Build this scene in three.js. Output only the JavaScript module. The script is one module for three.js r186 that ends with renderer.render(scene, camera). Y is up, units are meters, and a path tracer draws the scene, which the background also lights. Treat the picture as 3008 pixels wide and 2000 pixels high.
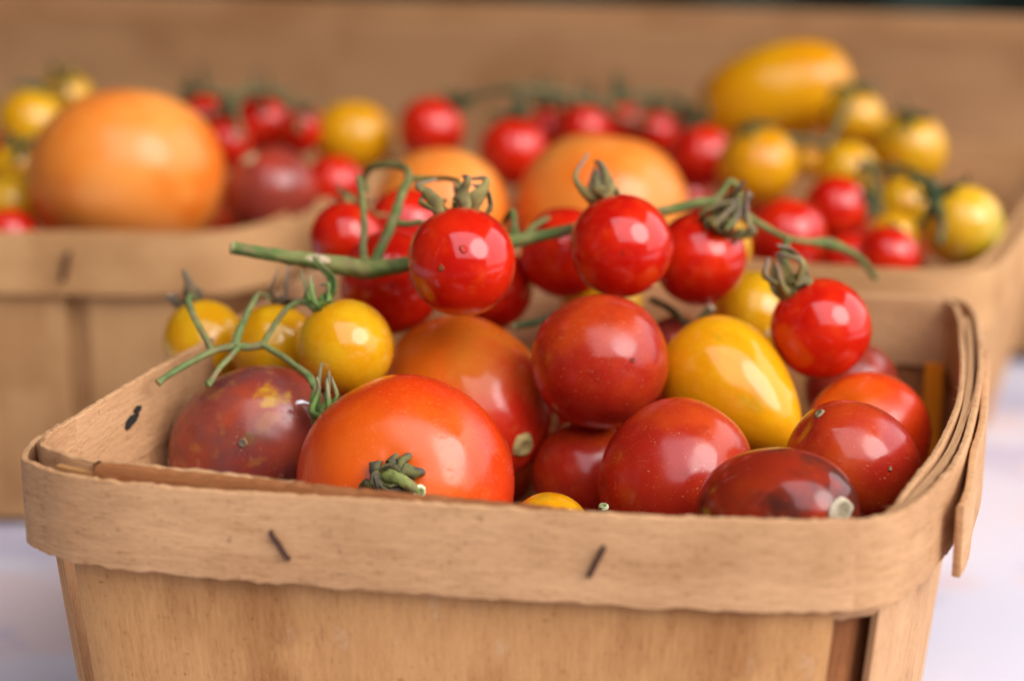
import * as THREE from 'three';
import { mergeGeometries } from 'three/addons/utils/BufferGeometryUtils.js';

// ---------------------------------------------------------------- camera, sky, sun, exposure
const scene = new THREE.Scene();
const camera = new THREE.PerspectiveCamera(19.35, 1024 / 680, 0.01, 200);
camera.position.set(0, 0.245, 0);
camera.rotation.set(-15.5 * Math.PI / 180, 0, 0);
camera.focus = 0.452;
camera.userData.fStop = 6.0;
scene.add(camera);

const renderer = new THREE.WebGLRenderer({ antialias: true });
renderer.toneMapping = THREE.LinearToneMapping;
renderer.toneMappingExposure = 1.58;
renderer.shadowMap.enabled = true;

{ // an even overcast sky, brighter towards the zenith
  const w = 64, h = 32, d = new Float32Array(w * h * 4);
  for (let j = 0; j < h; j++) for (let i = 0; i < w; i++) {
    const el = Math.sin(((j + 0.5) / h - 0.5) * Math.PI), L = 2.0 * (el > 0 ? (1 + 0.8 * el) / 1.8 : 0.4), o = (j * w + i) * 4;
    d[o] = L * 1.0; d[o + 1] = L * 0.975; d[o + 2] = L * 1.05; d[o + 3] = 1;
  }
  const t = new THREE.DataTexture(d, w, h, THREE.RGBAFormat, THREE.FloatType);
  t.mapping = THREE.EquirectangularReflectionMapping; t.magFilter = THREE.LinearFilter; t.needsUpdate = true;
  scene.background = t; scene.environment = t;
}
const sun = new THREE.DirectionalLight(new THREE.Color(1, 0.97, 0.93), 1.5);
sun.position.set(2.2, 2.3, 1.4); sun.target.position.set(0, 0.1, -0.5);
sun.castShadow = true; sun.shadow.radius = 72; sun.shadow.mapSize.set(2048, 2048);
Object.assign(sun.shadow.camera, { left: -1.5, right: 1.5, top: 1.5, bottom: -1.5, near: 0.1, far: 8 });
scene.add(sun, sun.target);

// ---------------------------------------------------------------- helpers
const V = (a) => new THREE.Vector3(a[0], a[1], a[2]);
const clamp = (x, a = 0, b = 1) => Math.min(b, Math.max(a, x));
const mix = (a, b, t) => a + (b - a) * t;
const smooth = (a, b, x) => { const t = clamp((x - a) / (b - a)); return t * t * (3 - 2 * t); };
function rng(seed) { let s = seed >>> 0; return () => { s = (s + 0x6D2B79F5) >>> 0; let t = Math.imul(s ^ (s >>> 15), 1 | s); t = (t + Math.imul(t ^ (t >>> 7), 61 | t)) ^ t; return ((t ^ (t >>> 14)) >>> 0) / 4294967296; }; }
function hash(x, y, z) { let h = Math.imul(x, 374761393) ^ Math.imul(y, 668265263) ^ Math.imul(z, 2147483647 ^ 0x5bd1e995); h = Math.imul(h ^ (h >>> 13), 1274126177); return ((h ^ (h >>> 16)) >>> 0) / 4294967296; }
function noise3(x, y, z) {
  const xi = Math.floor(x), yi = Math.floor(y), zi = Math.floor(z); let fx = x - xi, fy = y - yi, fz = z - zi;
  fx = fx * fx * (3 - 2 * fx); fy = fy * fy * (3 - 2 * fy); fz = fz * fz * (3 - 2 * fz);
  const a = mix(mix(hash(xi, yi, zi), hash(xi + 1, yi, zi), fx), mix(hash(xi, yi + 1, zi), hash(xi + 1, yi + 1, zi), fx), fy);
  const b = mix(mix(hash(xi, yi, zi + 1), hash(xi + 1, yi, zi + 1), fx), mix(hash(xi, yi + 1, zi + 1), hash(xi + 1, yi + 1, zi + 1), fx), fy);
  return mix(a, b, fz);
}
function fbm(x, y, z, n = 4) { let s = 0, a = 0.5, t = 0; for (let i = 0; i < n; i++) { s += a * noise3(x, y, z); t += a; a *= 0.5; x = x * 2.03 + 11.3; y = y * 2.01 + 5.1; z = z * 2.02 + 7.7; } return s / t; }
const enc = (x) => 255 * (x <= 0.0031308 ? 12.92 * x : 1.055 * Math.pow(Math.max(x, 0), 1 / 2.4) - 0.055);
function texture(w, h, fn, srgb = true) {
  const d = new Uint8Array(w * h * 4);
  for (let j = 0; j < h; j++) for (let i = 0; i < w; i++) {
    const c = fn((i + 0.5) / w, (j + 0.5) / h), o = (j * w + i) * 4;
    if (srgb) { d[o] = clamp(enc(c[0]), 0, 255); d[o + 1] = clamp(enc(c[1]), 0, 255); d[o + 2] = clamp(enc(c[2]), 0, 255); } else d[o] = d[o + 1] = d[o + 2] = clamp(c * 255, 0, 255);
    d[o + 3] = 255;
  }
  const t = new THREE.DataTexture(d, w, h);
  t.wrapS = t.wrapT = THREE.RepeatWrapping; t.magFilter = THREE.LinearFilter; t.minFilter = THREE.LinearMipmapLinearFilter; t.generateMipmaps = true;
  if (srgb) t.colorSpace = THREE.SRGBColorSpace;
  t.needsUpdate = true;
  return t;
}
const used = {};
function numbered(name) { const n = used[name] = (used[name] ?? -1) + 1; return n ? name + '_' + String(n).padStart(3, '0') : name; }
function mesh(name, geometry, material, parent) {
  const m = new THREE.Mesh(geometry, material); m.name = name; m.castShadow = m.receiveShadow = true;
  if (parent) parent.add(m);
  return m;
}
function thing(name, label, category, position = [0, 0, 0], group) {
  const o = new THREE.Group(); o.name = numbered(name); o.position.set(...position); o.userData = { label, category };
  if (group) o.userData.group = group;
  scene.add(o);
  return o;
}
function structure(name, geometry, material) { const m = mesh(name, geometry, material, scene); m.userData.kind = 'structure'; return m; }
function grid(nu, nv, fn, uvfn) { // a sheet of (nu+1) x (nv+1) points with normals from differences
  const pos = [], nor = [], uv = [], idx = [], e = 1e-3;
  const a = new THREE.Vector3(), b = new THREE.Vector3();
  for (let j = 0; j <= nv; j++) for (let i = 0; i <= nu; i++) {
    const u = i / nu, v = j / nv, p = fn(u, v);
    const vc = clamp(v, 0.004, 0.996);
    const pu0 = fn(u - e, vc), pu1 = fn(u + e, vc), pv0 = fn(u, vc - e), pv1 = fn(u, vc + e);
    a.set(pu1[0] - pu0[0], pu1[1] - pu0[1], pu1[2] - pu0[2]); b.set(pv1[0] - pv0[0], pv1[1] - pv0[1], pv1[2] - pv0[2]); a.cross(b).normalize();
    pos.push(...p); nor.push(a.x, a.y, a.z); uv.push(...(uvfn ? uvfn(u, v) : [u, v]));
    if (i < nu && j < nv) { const o = j * (nu + 1) + i; idx.push(o, o + 1, o + nu + 2, o, o + nu + 2, o + nu + 1); }
  }
  const g = new THREE.BufferGeometry();
  g.setAttribute('position', new THREE.Float32BufferAttribute(pos, 3)); g.setAttribute('normal', new THREE.Float32BufferAttribute(nor, 3)); g.setAttribute('uv', new THREE.Float32BufferAttribute(uv, 2)); g.setIndex(idx);
  return g;
}
function setColors(g, fn) { const p = g.attributes.position, c = new Float32Array(p.count * 3); for (let i = 0; i < p.count; i++) { const k = fn(p.getX(i), p.getY(i), p.getZ(i), i); c.set(k, i * 3); } g.setAttribute('color', new THREE.BufferAttribute(c, 3)); return g; }
// a round stem through [x, y, z, radius] points, with rounded ends and a slightly ridged, knobbly skin
function stemGeometry(pts, { sides = 12, per = 7, rough = 0.1, seed = 1, cut = 0 } = {}) {
  const curve = new THREE.CatmullRomCurve3(pts.map(V), false, 'centripetal'), n = (pts.length - 1) * per, rings = [];
  const fr = curve.computeFrenetFrames(n, false);
  const pos = [], idx = [], uv = [], col = [];
  let len = 0, last = null;
  for (let i = 0; i <= n; i++) {
    const t = i / n, c = curve.getPoint(t), f = t * (pts.length - 1), k = Math.min(Math.floor(f), pts.length - 2);
    let r = mix(pts[k][3], pts[k + 1][3], smooth(0, 1, f - k));
    if (last) len += c.distanceTo(last); last = c.clone();
    rings.push([c, r, len, Math.min(n - 1, Math.round(curve.getUtoTmapping ? t * n : i))]);
  }
  const frameAt = (i) => { // parallel frame by nearest tangent
    const T = curve.getTangent(i / n); return T;
  };
  let N = new THREE.Vector3(0.3, 1, 0.2);
  const put = (c, T, r, s, shrink) => {
    N.addScaledVector(T, -N.dot(T)).normalize(); const B = T.clone().cross(N);
    for (let k = 0; k <= sides; k++) {
      const a = k / sides * Math.PI * 2, w = r * shrink * (1 + rough * (fbm(Math.cos(a) * 1.5 + seed * 9, Math.sin(a) * 1.5, s * 700, 3) - 0.5) * 2 + 0.05 * Math.cos(a * 5));
      pos.push(c.x + (N.x * Math.cos(a) + B.x * Math.sin(a)) * w, c.y + (N.y * Math.cos(a) + B.y * Math.sin(a)) * w, c.z + (N.z * Math.cos(a) + B.z * Math.sin(a)) * w); uv.push(k / sides, s * 100); col.push(s);
    }
  };
  const order = [];
  const T0 = frameAt(0), r0 = rings[0][1];
  put(rings[0][0].clone().addScaledVector(T0, -r0 * 0.35 * (1 - cut)), T0, r0, 0, 0.02); put(rings[0][0].clone().addScaledVector(T0, -r0 * 0.25 * (1 - cut)), T0, r0, 0, mix(0.7, 0.95, cut));
  for (let i = 0; i <= n; i++) put(rings[i][0], frameAt(i), rings[i][1], rings[i][2], 1);
  const Tn = frameAt(n), rn = rings[n][1], cn = rings[n][0];
  put(cn.clone().addScaledVector(Tn, rn * 0.3), Tn, rn, len, 0.7); put(cn.clone().addScaledVector(Tn, rn * 0.4), Tn, rn, len, 0.02);
  const R = n + 5;
  for (let j = 0; j < R - 1; j++) for (let k = 0; k < sides; k++) { const o = j * (sides + 1) + k; idx.push(o, o + 1, o + sides + 2, o, o + sides + 2, o + sides + 1); }
  const g = new THREE.BufferGeometry();
  g.setAttribute('position', new THREE.Float32BufferAttribute(pos, 3)); g.setAttribute('uv', new THREE.Float32BufferAttribute(uv, 2)); g.setIndex(idx); g.computeVertexNormals();
  g.userData.s = col; g.userData.len = len;
  return g;
}
// a narrow cupped leaf along a curve; ref is the side that faces out
function sepalGeometry(pts, width, ref, { th = 0.00022, n = 14, cup = 0.35, twist = 0 } = {}) {
  const curve = new THREE.CatmullRomCurve3(pts), m = 4, pos = [], idx = [], uv = [];
  for (let i = 0; i <= n; i++) {
    const t = i / n, c = curve.getPoint(t), T = curve.getTangent(t), w = width * (0.55 + 0.45 * Math.sin(Math.PI * Math.min(1, t * 1.7 + 0.1))) * Math.pow(1 - t, 0.55) + 0.00008;
    let S = T.clone().cross(ref).normalize(); S.applyAxisAngle(T, twist * t); const O = S.clone().cross(T).normalize();
    for (let k = 0; k <= m; k++) { const x = (k / m - 0.5) * 2; const p = c.clone().addScaledVector(S, x * w).addScaledVector(O, -cup * w * x * x + 0.12 * w * (1 - Math.abs(x))); pos.push(p.x, p.y, p.z); uv.push(k / m, t); }
    for (let k = m; k >= 0; k--) { const x = (k / m - 0.5) * 2; const p = c.clone().addScaledVector(S, x * w * 0.96).addScaledVector(O, -cup * w * x * x - th); pos.push(p.x, p.y, p.z); uv.push(k / m, t); }
  }
  const q = 2 * (m + 1);
  for (let i = 0; i < n; i++) for (let k = 0; k < q; k++) { const a = i * q + k, b = i * q + (k + 1) % q; idx.push(a, b, b + q, a, b + q, a + q); }
  const g = new THREE.BufferGeometry();
  g.setAttribute('position', new THREE.Float32BufferAttribute(pos, 3)); g.setAttribute('uv', new THREE.Float32BufferAttribute(uv, 2)); g.setIndex(idx); g.computeVertexNormals();
  return g;
}

// ---------------------------------------------------------------- where things stand, in metres
const FRONT_FRUIT = {
  a_big: [[-.0247,.0889,-.4382], .0254, .93, [-.0987,.3873,.9166]],
  a_purp: [[-.0635,.0897,-.4675], .0182, 1.2, [.9025,.4208,.0914]],
  a_bico: [[-.0117,.0919,-.493], .0208, 1.22, [-.5028,.2054,-.8396]],
  a_mid: [[.0217,.1085,-.4727], .0169, .96, [-.2074,.6608,-.7213]],
  a_yplum: [[.0561,.0981,-.4813], .0149, 1.42, [-.6667,.4955,-.5567]],
  a_brick: [[.0385,.0883,-.4443], .0176, 1.1, [.5263,.6764,-.5153]],
  a_brown: [[.0572,.0941,-.4054], .0141, 1.34, [-.7252,-.251,-.6412]],
  a_rb: [[.0792,.094,-.4376], .0141, 1.16, [-.8197,.5621,.1099]],
  a_ro: [[.0896,.0876,-.4783], .0162, .92, [-.63,.595,.4991]],
  c1: [[-.0123,.1331,-.4754], .0133, 1, [-.1,.7847,-.6118]],
  c2: [[.0277,.1331,-.493], .013, 1, [-.278,.8005,-.531]],
  c3: [[.0501,.1238,-.5185], .0125, 1, [.4208,.8031,.4218]],
  c4: [[.0787,.1122,-.4904], .0128, 1, [-.548,.8352,-.0455]],
  c5: [[-.0457,.1256,-.5356], .01, 1, [.3015,.7911,-.5323]],
  c6: [[-.0303,.1232,-.5598], .0114, 1, [-.0999,.8342,-.5423]],
  c7: [[-.0321,.1182,-.5149], .0138, 1, [.101,.7681,-.6323]],
  c8: [[-.0061,.1116,-.5358], .012, 1, [.199,.7566,-.6229]],
  c9: [[.0145,.1229,-.5296], .0123, 1, [.101,.7681,-.6323]],
  yb1: [[.0256,.1022,-.554], .0118, 1.05, [.101,.7681,-.6323]],
  yb2: [[.0667,.1047,-.5339], .0114, 1.05, [-.199,.7566,-.6229]],
  ysl: [[.0647,.1155,-.5712], .0053, 1.5, [-.1104,.9577,-.2656]],
  pb: [[.0451,.0958,-.5242], .0104, 1.05, [-.199,.7566,-.6229]],
  dr: [[.0933,.0862,-.5246], .0129, 1, [-.199,.7566,-.6229]],
  y1: [[-.0411,.1119,-.4736], .012, 1, [-.4382,.8786,-.1895]],
  y2: [[-.0609,.1065,-.4929], .0114, 1, [.1025,.8832,-.4576]],
  y3: [[-.0812,.103,-.5086], .0111, 1.08, [-.372,.8139,-.4463]],
  og: [[.0089,.0814,-.4237], .0102, .95, [.8427,.5284,.1033]],
  bk: [[.0185,.0781,-.4757], .0133, 1.05, [.2182,.7245,-.6538]],
};
const LEFT_FRUIT = {
  b_or: [[-.1324,.1159,-.675], .0337, .86, [-.1013,.8595,-.5011]],
  b_br: [[-.0831,.11,-.6786], .016, 1, [-.2548,.9657,.0495]],
  b_r1: [[-.1188,.1222,-.7494], .0118, 1, [0,.9854,-.17]],
  b_r2: [[-.106,.1176,-.7326], .01, 1, [0,.9854,-.17]],
  b_r3: [[-.0942,.1222,-.7494], .0112, 1, [0,.9973,-.0731]],
  b_r4: [[-.0781,.1231,-.7289], .0083, 1.2, [.2294,.8471,.4793]],
  b_r5: [[-.0636,.1077,-.7039], .0109, 1, [0,.9854,-.17]],
  b_r6: [[-.1043,.1148,-.7682], .0101, 1, [0,.9854,-.17]],
  b_go: [[-.0618,.1135,-.7678], .016, .92, [0,.9636,-.2672]],
  b_y1: [[-.1832,.1213,-.7544], .0132, 1, [.2169,.9407,-.2609]],
  b_y2: [[-.179,.1254,-.797], .0108, 1, [.1054,.7332,.6718]],
  b_y3: [[-.1775,.112,-.7103], .0113, 1, [.212,.8112,.545]],
  b_y4: [[-.1736,.112,-.7829], .0096, 1, [.1054,.7332,.6718]],
  b_gr: [[-.1744,.105,-.6824], .01, 1, [.3333,.8206,.4643]],
  b_rd: [[-.1693,.0998,-.6571], .0091, 1, [0,.9636,-.2672]],
};
const REAR_FRUIT = {
  o1: [[-.0234,.1106,-.6424], .0221, .95, [0,.8879,-.46]],
  o2: [[.0299,.1073,-.655], .029, .94, [.1041,.981,-.164]],
  r1: [[-.0309,.119,-.7537], .0127, 1, [.7071,.6814,-.189]],
  r2: [[.0005,.1154,-.7268], .0128, 1, [.1041,.981,-.164]],
  r3: [[.0278,.1173,-.7636], .0104, 1, [.1041,.981,-.164]],
  r4: [[.0558,.1157,-.7684], .0084, 1, [-.1041,.981,-.164]],
  r5: [[.0706,.1118,-.7362], .0123, 1, [-.1041,.981,-.164]],
  r6: [[.0142,.1148,-.7785], .0089, 1, [0,.9854,-.17]],
  r7: [[.0431,.1156,-.7839], .0096, 1, [0,.9854,-.17]],
  r8: [[.0666,.1086,-.7924], .0087, 1, [.1098,.9813,-.1582]],
  yA: [[.0876,.1147,-.7027], .0147, .95, [-.2166,.974,.0671]],
  yP: [[.1032,.128,-.7822], .0198, 1.6, [.9621,.271,.0299]],
  yB: [[.128,.1242,-.7469], .0124, 1, [0,.9857,.1685]],
  yC: [[.1449,.117,-.7221], .0143, 1, [-.1078,.9003,.4217]],
  yD: [[.1182,.114,-.6953], .011, 1, [0,.9863,-.1649]],
  rA: [[.1064,.1117,-.6427], .0108, 1, [.9283,.2815,.243]],
  rB: [[.087,.1077,-.6178], .0126, 1, [.3162,.9142,-.2535]],
  rC: [[.1153,.1061,-.5966], .0096, 1, [.3015,.9522,.0488]],
  rD: [[.1087,.098,-.6234], .0097, 1, [0,.9636,-.2672]],
  yE: [[.1457,.1083,-.6314], .0132, 1.02, [-.6965,.6817,.224]],
  yF: [[.1322,.1083,-.6626], .01, 1, [.465,.8773,.1186]],
  yG: [[.1235,.1049,-.6305], .0084, 1, [.2279,.9699,.0858]],
  oS: [[.111,.1093,-.7407], .0055, 1, [0,.9636,-.2672]],
};
const FRONT_RIM = [[-.1051,-.4081], [-.1013,-.4041], [-.0935,-.3985], [-.0715,-.392], [-.0457,-.3865], [-.0175,-.3811], [.0099,-.3763], [.0329,-.3731], [.0534,-.3714], [.0663,-.3719], [.0746,-.3746], [.081,-.3811], [.0876,-.392], [.0972,-.4122], [.1063,-.4383], [.1144,-.4683], [.1221,-.5023], [.1269,-.5289], [.1279,-.5431], [.1251,-.5491], [.1164,-.5516], [.0657,-.5634], [.0027,-.5795], [-.0368,-.5901], [-.0517,-.5953], [-.0567,-.5953], [-.0591,-.5895], [-.0628,-.574], [-.0739,-.5312], [-.0859,-.4875], [-.0985,-.449], [-.1032,-.4311], [-.1061,-.42], [-.1063,-.4134]];
const RED_MAIN = [[-.0701,.1345,-.4851,.0016], [-.0628,.1328,-.4867,.0016], [-.0522,.1307,-.4882,.0019], [-.0425,.1287,-.4897,.0024], [-.0367,.1275,-.4915,.0026], [-.0307,.1278,-.4926,.0021], [-.0242,.1284,-.4948,.0018], [-.0132,.1298,-.4994,.0017], [.0001,.1318,-.5041,.0019], [.0091,.1328,-.5075,.0015], [.0172,.1337,-.5119,.0014], [.0298,.1359,-.5146,.0014], [.0412,.1377,-.5151,.0013], [.0504,.1395,-.5166,.0014], [.0557,.1391,-.5175,.0011], [.06,.1364,-.5199,.0013], [.0656,.1329,-.522,.0009], [.0738,.128,-.5259,.0008], [.0804,.1258,-.5304,.0008], [.0865,.1243,-.5352,.0017], [.0938,.1204,-.5424,.0011], [.0993,.1157,-.5484,.001], [.104,.1094,-.556,.0009]];
const RED_P1 = [[-.0371,.1291,-.4909,.0014], [-.0378,.1319,-.4937,.001], [-.0378,.1369,-.4993,.0009], [-.0386,.1425,-.505,.0008], [-.0399,.1468,-.5124,.0009]];
const RED_P2 = [[-.0348,.1291,-.4919,.0015], [-.033,.1328,-.495,.0013], [-.0304,.138,-.4996,.0014], [-.0293,.1414,-.5047,.0013], [-.0281,.1441,-.5116,.0012], [-.0269,.1458,-.5163,.0012]];
const RED_P3 = [[-.0269,.1458,-.5163,.0012], [-.0282,.1473,-.5229,.001], [-.0319,.1473,-.5281,.001], [-.0365,.1463,-.533,.001], [-.0394,.1443,-.5366,.0009], [-.0405,.1413,-.5378,.0009], [-.04,.1384,-.5371,.0008]];
const RED_P4 = [[-.0269,.1458,-.5163,.0009], [-.022,.1463,-.5143,.0007], [-.0155,.1481,-.5044,.0006], [-.0131,.149,-.4891,.0006], [-.0142,.1459,-.4831,.0006]];
const RED_P5 = [[-.0304,.1378,-.4995,.0009], [-.0264,.1376,-.4984,.0008], [-.0229,.1384,-.4976,.0007]];
const RED_P6 = [[.001,.1326,-.5043,.0013], [.0006,.1352,-.5071,.0009], [.0001,.1379,-.512,.0009], [-.0013,.1356,-.5176,.0007], [-.0024,.1327,-.523,.0006]];
const RED_P7 = [[.0029,.1324,-.5053,.0009], [.0054,.1335,-.5129,.0008], [.0082,.1336,-.5212,.0007], [.0106,.1332,-.5273,.0006]];
const RED_P8 = [[.018,.1342,-.511,.0009], [.0186,.1378,-.5057,.0007], [.0213,.1427,-.4988,.0006]];
const RED_P9 = [[.0528,.1393,-.5176,.0009], [.056,.1416,-.5213,.0007], [.0587,.1433,-.527,.0007], [.0605,.1413,-.5275,.001], [.0606,.1385,-.5236,.001], [.0605,.1358,-.5197,.001]];
const RED_P10 = [[.055,.139,-.5165,.0009], [.0571,.1383,-.5121,.0007], [.0574,.1371,-.5066,.0006], [.0552,.1348,-.5039,.0006]];
const RED_P11 = [[.074,.1278,-.5258,.0009], [.0732,.1272,-.5194,.0009], [.0716,.1263,-.5119,.0013], [.0711,.1257,-.5034,.0008], [.072,.1241,-.4957,.0007]];
const YEL_MAIN = [[-.0849,.1074,-.4579,.001], [-.0837,.1082,-.4591,.0008], [-.0786,.1105,-.4639,.0008], [-.0729,.1124,-.4686,.0008], [-.0681,.1127,-.4718,.001], [-.0643,.1125,-.4718,.0009], [-.0611,.1131,-.4719,.001]];
const YEL_P1 = [[-.0729,.1122,-.4686,.0009], [-.0755,.115,-.4724,.0008], [-.0785,.1181,-.4774,.0008], [-.0807,.1207,-.4823,.0009], [-.0816,.1208,-.4896,.0007], [-.0814,.1175,-.4991,.0006]];
const YEL_P2 = [[-.0681,.1128,-.4718,.0011], [-.0675,.1152,-.4746,.001], [-.0664,.1178,-.4784,.0008], [-.0651,.1202,-.4843,.0007], [-.0638,.1215,-.4898,.0006], [-.0615,.1195,-.4924,.0005]];
const YEL_P3 = [[-.0671,.1128,-.4708,.0008], [-.0685,.1118,-.4653,.0008], [-.0702,.1106,-.4598,.0007], [-.072,.1085,-.4551,.0008], [-.0725,.1081,-.4544,.0009]];
const YEL_P4 = [[-.0612,.1131,-.4719,.0008], [-.0586,.1173,-.4741,.0007], [-.0557,.1209,-.4762,.0007], [-.0535,.1221,-.4775,.0007], [-.0507,.1224,-.4766,.0007], [-.0479,.1213,-.4731,.0006]];
const YEL_P5 = [[-.0612,.113,-.4719,.0008], [-.0569,.112,-.4674,.0008], [-.0521,.1109,-.4609,.0008], [-.0487,.1098,-.4565,.001], [-.0475,.1088,-.4541,.0009], [-.0458,.105,-.4541,.0007]];
const UND_MAIN = [[-.0001,.1085,-.5059,.001], [.0059,.1085,-.5101,.001], [.0129,.109,-.5175,.001]];
const UND2_MAIN = [[.038,.1101,-.5282,.0009], [.0424,.1091,-.5227,.0009], [.0476,.1066,-.5147,.001], [.0499,.1085,-.5121,.001], [.0529,.1125,-.5112,.001]];
const FAR_VINE = [[-.0223,.1281,-.7614,.0013], [-.0097,.1325,-.7575,.0013], [.0034,.1348,-.7529,.0015], [.0183,.1325,-.7575,.0013], [.0334,.1277,-.7614,.0013], [.0487,.1299,-.7671,.0013], [.0621,.1294,-.767,.0012], [.0712,.125,-.7554,.0012]];
const FAR_V1 = [[.0034,.1348,-.7529,.0013], [.0042,.13,-.7412,.0013], [.0026,.1257,-.7328,.0011]];
const FAR_V2 = [[.0183,.1325,-.7575,.0012], [.0211,.127,-.7663,.0012], [.0205,.1218,-.7753,.001]];
const FAR_V3 = [[.0334,.1277,-.7614,.0012], [.0434,.1221,-.7598,.0013], [.0534,.1197,-.7591,.001]];
const FAR_V4 = [[-.0215,.1284,-.7615,.0012], [-.0247,.1266,-.7579,.0013], [-.0271,.125,-.7554,.001]];
const FAR_YVINE = [[.0854,.1245,-.693,.0012], [.1008,.1242,-.7054,.0012], [.1121,.122,-.7027,.0012], [.1225,.1193,-.6864,.0014], [.1327,.1163,-.6752,.0012], [.14,.1154,-.6593,.0013], [.1386,.1147,-.628,.0011], [.135,.1062,-.6153,.0011]];
const FAR_Y1 = [[.1121,.122,-.7027,.0012], [.1175,.1271,-.7145,.0011], [.124,.1331,-.7317,.0013], [.126,.1359,-.7377,.0011]];
const FAR_Y2 = [[.1239,.1186,-.6851,.0012], [.1225,.1142,-.659,.0013], [.12,.111,-.6322,.0011], [.1241,.1088,-.616,.001]];
const LEFT_VINE = [[-.1262,.1308,-.7414,.0013], [-.1157,.1359,-.7377,.0013], [-.1041,.1347,-.7353,.0014], [-.0931,.1362,-.7378,.0013], [-.0829,.1323,-.7315,.0013], [-.0768,.1253,-.716,.0013]];
const LEFT_V1 = [[-.1041,.1347,-.7353,.0014], [-.1003,.1288,-.7233,.0013], [-.0977,.1226,-.7132,.0013]];
const LEFT_V2 = [[-.0931,.1362,-.7378,.0013], [-.0926,.1313,-.7385,.0013], [-.0925,.1274,-.7405,.0011]];
const STRAY_CALYX = [-.0454,.1033,-.4526];
const STAPLE_A = [-.046,.0942,-.394];
const STAPLE_B = [.0179,.0952,-.3782];
const KNOT = [-.0921,.099,-.4556];
const CAM_RIGHT = [1,0,0];
const CAM_UP = [0,.9636,-.2672];
const CAM_BACK = [0,.2672,.9636];
const FRONT_FILL = [[.0628,.0677,-.5338,.013], [.05,.0615,-.4275,.0143], [.0188,.0345,-.4931,.0124], [-.0022,.0325,-.5394,.0106], [.0347,.0287,-.4403,.0136], [-.0319,.0265,-.5378,.013], [.076,.0324,-.5154,.0113], [.0231,.0824,-.5093,.0117], [-.0118,.038,-.4527,.0141], [-.0069,.0224,-.5021,.0111], [-.0149,.0634,-.4661,.0105], [-.0101,.0502,-.4888,.0138], [-.0422,.0746,-.538,.0135], [-.0619,.0568,-.4438,.012], [.0365,.0408,-.5323,.0109], [-.0436,.0299,-.458,.0118], [-.0528,.0794,-.5,.0107], [.0544,.0362,-.5209,.0109], [.054,.0707,-.5032,.0119], [-.0144,.0546,-.5148,.0105], [.0518,.0461,-.4941,.0138], [.0654,.0354,-.4732,.0129], [-.0037,.0537,-.547,.0106], [.0115,.0381,-.4669,.0135], [-.0513,.0576,-.4689,.0135], [.0215,.0604,-.5373,.0133], [-.0314,.0209,-.4829,.013], [.0262,.0219,-.5103,.0108], [.0671,.0281,-.4946,.0107], [.0384,.0564,-.4665,.0129], [-.033,.0503,-.5508,.0114], [-.0269,.0197,-.4479,.0113], [-.0328,.039,-.5015,.0108], [.0429,.0821,-.544,.0142]];
const LEFT_FILL = [[-.2309,.0641,-.705,.0109], [-.1266,.0783,-.7829,.012], [-.1564,.0761,-.7224,.0108], [-.1752,.0839,-.7803,.011], [-.201,.0889,-.6825,.0135], [-.1146,.0742,-.8108,.0124], [-.1555,.0716,-.7782,.012], [-.1948,.083,-.7214,.0137], [-.2292,.0808,-.741,.0139], [-.233,.0866,-.7138,.0115], [-.0839,.0791,-.7417,.0109], [-.1261,.0602,-.7177,.0137], [-.1893,.0621,-.8277,.0126], [-.1645,.0908,-.8149,.0106], [-.2087,.0957,-.8029,.0135], [-.2082,.0649,-.7448,.0132]];
const REAR_FILL = [[.1419,.0691,-.7685,.0108], [.1316,.0509,-.7805,.0113], [.0578,.0568,-.7916,.0129], [.0324,.0516,-.7094,.0143], [.0671,.0877,-.7684,.0116], [.1454,.0759,-.7331,.0111], [.0845,.0555,-.6858,.0109], [.1038,.0739,-.7936,.012], [.0419,.0784,-.7284,.0115], [.0784,.0567,-.7474,.0134], [.0606,.0886,-.7157,.0105], [.0105,.0896,-.7275,.0129], [.0299,.0693,-.6304,.0107], [.1178,.0694,-.6627,.0126], [.0143,.0915,-.6965,.0127], [.0369,.0544,-.6552,.0107], [.1182,.0631,-.7235,.0135], [.1119,.0522,-.701,.0105], [.0666,.052,-.646,.014], [.0743,.0806,-.6577,.0134], [.028,.0556,-.7556,.0143], [.0206,.086,-.7527,.0141], [.0728,.0634,-.7186,.0111], [.034,.0791,-.8117,.0139], [.001,.0665,-.6479,.0121], [.1001,.0705,-.623,.0134]];

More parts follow.
